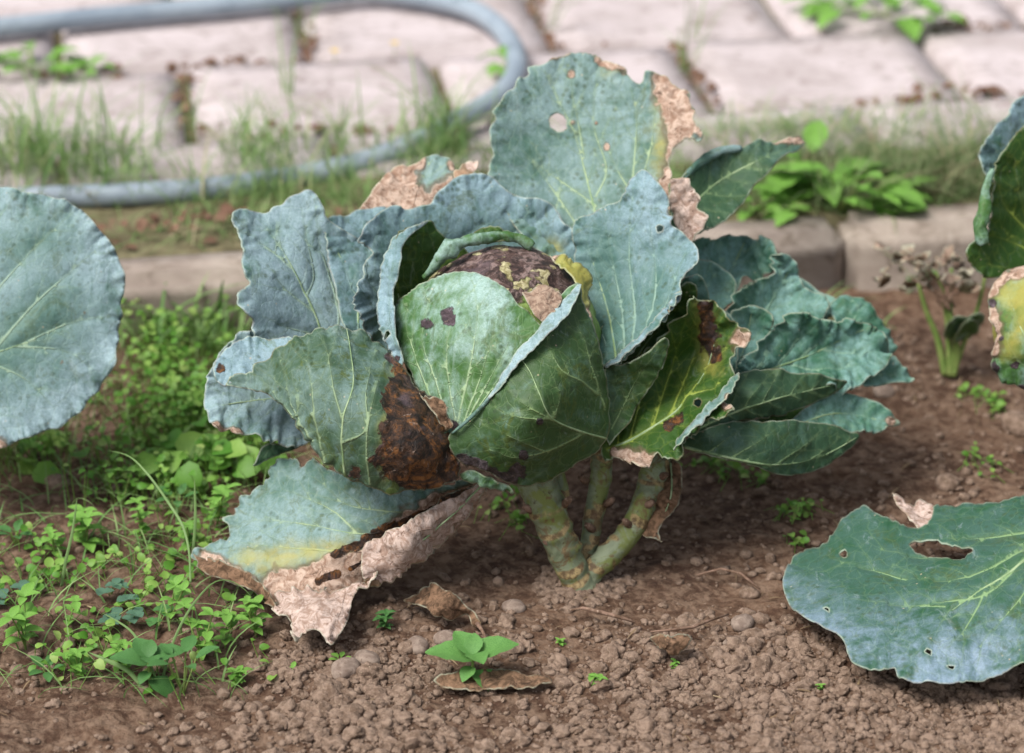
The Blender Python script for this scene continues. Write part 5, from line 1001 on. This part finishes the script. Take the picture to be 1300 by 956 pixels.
for k in range(40):
    x, y = rr.uniform(1115, 1250), rr.uniform(312, 368); s_ = rr.uniform(6, 14)
    ol = [(x+s_*math.cos(a)*rr.uniform(.5, 1.3), y+s_*.6*math.sin(a)*rr.uniform(.5, 1.3)) for a in np.linspace(0, 5.4, 7)]
    zc = (z0-.03+rr.uniform(-.03, .03))*100
    leaf(ol, [(ol[0][0], ol[0][1], zc+rr.uniform(-2, 2)), (ol[2][0], ol[2][1], zc+rr.uniform(-2, 2)), (ol[4][0], ol[4][1], zc+rr.uniform(-2, 2)), (x, y, zc+1)], M['drym'], root, dry=[(x, y, 60)], crump=1, sp=5, jag=2, rib=False)
for k in range(12):
    x, y = rr.uniform(1125, 1248), rr.uniform(318, 360); c = catmull([(rr.uniform(1190, 1215), rr.uniform(372, 395), z0-.03), ((x+1203)/2+rr.uniform(-8, 8), (y+375)/2, z0-.03), (x, y, z0-.03+rr.uniform(-.02, .02))], 8, False)
    tube('twiglet', W(c[:, 0], c[:, 1], c[:, 2]), np.linspace(.0016, .0009, len(c)), M['wither'], root, 6)
for k in range(3):
    x, y = [(1225, 418), (1212, 410), (1232, 408)][k]
    leaf([(x-16, y+14), (x-8, y-4), (x+6, y-14), (x+18, y-10), (x+14, y+4), (x, y+14)], [(x-16, y+14, z0*100-2), (x+18, y-10, z0*100-4), (x+14, y+4, z0*100-1)], M['weed4'] if 'weed4' in M else M['wrap'], root, sp=5, rib=False)

# ------------------------------------------------------------ clods and crumbs of soil
def ico(sub):
    bm = bmesh.new(); bmesh.ops.create_icosphere(bm, subdivisions=sub, radius=1); V = np.array([v.co[:] for v in bm.verts]); T = np.array([[v.index for v in f.verts] for f in bm.faces]); bm.free(); return V, T
def clods(P, S, sub, seed, amp=.75):
    V0, T0 = ico(sub); n = len(P); tm = []
    for k in range(8):
        q = V0*(1+amp*fbm(V0[:, 0]*1.7+k*9, V0[:, 1]*1.7+V0[:, 2]*2.1, seed+k, 4)*2+amp*.35*fbm(V0[:, 0]*5+k*9, V0[:, 1]*5+V0[:, 2]*4, seed+k, 3))[:, None]
        q = q*np.array([1, .8, .62]); tm.append(q)
    tm = np.array(tm)[rng.integers(0, 8, n)]; a = rng.uniform(0, 2*math.pi, n); c, s_ = np.cos(a)[:, None], np.sin(a)[:, None]
    b_ = rng.normal(0, .5, n); cb, sb = np.cos(b_)[:, None], np.sin(b_)[:, None]
    x, y, z = tm[..., 0], tm[..., 1]*cb-tm[..., 2]*sb, tm[..., 1]*sb+tm[..., 2]*cb
    V = np.stack([x*c-y*s_, x*s_+y*c, z], 2)*S[:, None, None]+P[:, None]
    T = (T0[None]+(np.arange(n)*len(V0))[:, None, None]).reshape(-1, 3); return V.reshape(-1, 3), T, np.zeros(n*len(V0))
def soil_scatter(n, x0, x1, y0, y1, s0, s1, dens=None, pw=3):
    P = []; 
    while len(P) < n:
        x, y = rng.uniform(x0, x1), rng.uniform(y0, y1)
        if dens is not None and rng.random() > dens(x, y): continue
        P.append((x, y))
    P = np.array(P); S = s0+(s1-s0)*rng.random(n)**pw; Z = soil_h(P[:, 0], P[:, 1])+S*.12
    return np.column_stack([P, Z]), S
def dens(x, y):
    f = np.clip((-.02-y)/.12, 0, 1); r = math.hypot(x-.05, y)
    return float(np.clip(.05+f*.9+max(0, x-.25)*.3, .04, 1)*np.clip(.4+fbm(x*9, y*9, 44, 3)*3, .05, 1)*(0.25 if x < -.2 and y > -.2 else 1))
pc = []
P_, S_ = soil_scatter(9000, -.30, .50, -.34, -.03, .0014, .006, lambda x, y: .05+.95*np.clip((-.07-y)/.05, 0, 1)*np.clip((x+.22)/.1, 0, 1)*np.clip(.5+fbm(x*12, y*12, 45, 3)*4, .1, 1), 3.2); pc.append(clods(P_, S_, 2, 31, .8))
P_, S_ = soil_scatter(7000, -.50, .50, -.42, .30, .0012, .0045, dens); pc.append(clods(P_, S_, 1, 3))
P_, S_ = soil_scatter(1300, -.50, .50, -.42, .20, .004, .009, dens, 2); pc.append(clods(P_, S_, 3, 11, .6))
P_, S_ = soil_scatter(260, -.25, .50, -.32, -.09, .007, .015, dens, 2.5); pc.append(clods(P_, S_*.9, 4, 17, .7))
P_, S_ = soil_scatter(1800, -.6, .75, .0, .60, .002, .008, lambda x, y: .3+.7*(x > .1), 2.5); pc.append(clods(P_, S_, 1, 23))
a_ = rng.uniform(0, 6.283, 260); r_ = rng.uniform(.016, .042, 260); X_ = .062+np.cos(a_)*r_; Y_ = .006+np.sin(a_)*r_; P_ = np.column_stack([X_, Y_, soil_h(X_, Y_)+.002*(r_ < .025)]); pc.append(clods(P_, rng.uniform(.002, .007, 260), 2, 41, .8))
V, T, A = join(pc); tag(np_mesh('soil_clods', V, T, M['clod']), kind='stuff')
P_, S_ = soil_scatter(260, -.5, .6, -.36, .45, 1, 1); P_[:, 2] = soil_h(P_[:, 0], P_[:, 1])+.0035; V, T, A = leaf_cloud(P_, (.003, .011), None, '', .16, .09, False); tag(np_mesh('straw', V, T, M['straw'], dict(tint=A)), kind='stuff')
# pebbles
V0, T0 = ico(3)
for i, (x, y, s_, lab) in enumerate([(952, 748, .0085, 'rounded pebble on the soil right of the stalks'), (438, 846, .014, 'largest flat stone at the front below the hanging leaf'), (466, 832, .011, 'pale flattish stone behind the largest one'), (517, 815, .009, 'round pebble at the front near the dead curled leaf'), (530, 812, .011, 'grey stone touching the round pebble'), (566, 806, .010, 'brownish stone right of the grey one'), (1203, 612, .013, 'tan blurred stone on the soil above the low blue leaf'), (652, 768, .010, 'flat stone half buried in front of the stalks'), (942, 790, .011, 'lumpy stone in front of the stalks at the right'), (1296, 540, .02, 'blurred stone at the right frame edge'), (930, 812, .008, 'small pinkish stone beside the lumpy one'), (1122, 492, .012, 'pale blurred stone by the tip of the side head'), (72, 612, .012, 'stone in the shade beneath the big round leaf')]):
    p = G(x, y); n = fbm(V0[:, 0]*1.3+i*5, V0[:, 1]*1.3+V0[:, 2], i, 3); q = V0*(1+.35*n)[:, None]*np.array([1.15, .9, .66])*s_
    z = float(soil_h(p[0], p[1])); o = np_mesh('stone', q, T0, M['stone' if i % 3 else 'clod']); o.location = (p[0], p[1], z+s_*.18); o.rotation_euler = (0, 0, i*1.3)
    tag(o, lab, 'stone', 'stones lying on the soil')

# ------------------------------------------------------------ dead leaves and twigs on the soil
def zg(x, y, up=.0): return (zat(G(x, y, up)))*100
def free_leaf(name, outline, ctrl, mat, label, cat, **k):
    c = G(outline[0][0], outline[0][1]); root = empty(name, (c[0], c[1], 0), label, cat)
    o = leaf(outline, ctrl, mat, root, **k); o.name = 'blade'; return root
dl = free_leaf('dead_leaf', [(510, 762), (530, 748), (550, 742), (572, 752), (590, 766), (605, 780), (612, 792), (604, 796), (592, 782), (575, 785), (555, 780), (535, 770)], [(510, 762, zg(510, 762, .006)), (550, 742, zg(550, 748, .022)), (612, 792, zg(612, 792, .005)), (575, 785, zg(575, 785, .008)), (560, 764, zg(560, 764, .028))], M['dryd'], 'dark curled dead leaf with a thin stalk lying on the soil before the plant', 'dead leaf', dry=[(560, 765, 80)], crump=1, sp=2.6, jag=1.5)
tube('leaf_stalk', [G(606, 792, .006), G(612, 800, .006), G(617, 812, .008), G(620, 826, .006)], [.0022, .0016, .0014, .001], M['wither'], dl, 8)
dl = free_leaf('dead_leaf', [(552, 866), (566, 856), (592, 850), (625, 846), (655, 849), (680, 856), (700, 866), (680, 874), (640, 876), (595, 876), (562, 873)], [(552, 866, zg(552, 866, .001)), (625, 846, zg(625, 848, .004)), (700, 866, zg(700, 866, .001)), (600, 876, zg(600, 876, .0)), (640, 862, zg(640, 862, .003))], M['dryd'], 'grey-brown ragged dead leaf under the mint-like weed', 'dead leaf', dry=[(630, 860, 90)], crump=.3, sp=2.6, jag=3, ruf=(.001, 10))
dl = free_leaf('dead_leaf', [(826, 812), (840, 804), (862, 806), (876, 812), (868, 822), (858, 832), (840, 828)], [(826, 812, zg(826, 812, .006)), (860, 806, zg(860, 808, .016)), (858, 832, zg(858, 832, .004)), (845, 818, zg(845, 818, .018))], M['dryd'], 'small reddish-brown dead leaf on the clods right of the stalks', 'dead leaf', dry=[(850, 818, 60)], crump=1, sp=2.6, jag=1.5)
tag(tube('twig', [G(722, 775, .006), G(740, 772, .009), G(762, 777, .010), G(788, 784, .006), G(806, 790, .004)], [.0008, .0016, .002, .0017, .0008], M['wither'], seg=8), 'thin grey twig on the soil just in front of the stalks', 'twig')
tag(tube('twig', [G(826, 802, .006), G(850, 800, .009), G(880, 796, .010), G(905, 786, .006), G(925, 780, .004)], [.0008, .0012, .0016, .0013, .0008], M['wither'], seg=8), 'thin curved rootlet on the soil at the right of the stalks', 'twig')
tag(tube('twig', [G(885, 730, .004), G(915, 722, .010), G(940, 728, .012), G(965, 748, .004)], [.0008, .0012, .0014, .0008], M['wither'], seg=8), 'pale looping rootlet behind the rounded pebble', 'twig')
# litter caught in the paving joints and on the verge
o = []
for row in range(-1, 4):
    for _ in range(260):
        u_ = rng.uniform(-.9, 1.6)
        if fbm(u_*6, row*3.1, 77, 3) < .02: continue
        v_ = vA+row*SLD+rng.normal(0, .012); x, y = uv2(u_, v_); o.append((x, y, KH+.008+rng.uniform(0, .008)))
for u0, r_ in [(uA, 0), (uA+2*SLW, 0), (uB, 1), (uB+SLW, 1)]:
    for _ in range(26):
        v_ = vA+r_*SLD+rng.uniform(0, SLD); x, y = uv2(u0+rng.normal(0, .008), v_); o.append((x, y, KH+.008+rng.uniform(0, .008)))
for _ in range(160):
    u_, v_ = rng.uniform(-.9, 1.6), rng.uniform(KW, .34); x, y = uv2(u_, v_); o.append((x, y, float(verge_h(x, y))+.006))
V, T, A = leaf_cloud(np.array(o), (.004, .010), None, '', .6, .7, False); tag(np_mesh('leaf_litter', V, T, M['litter']), kind='stuff')
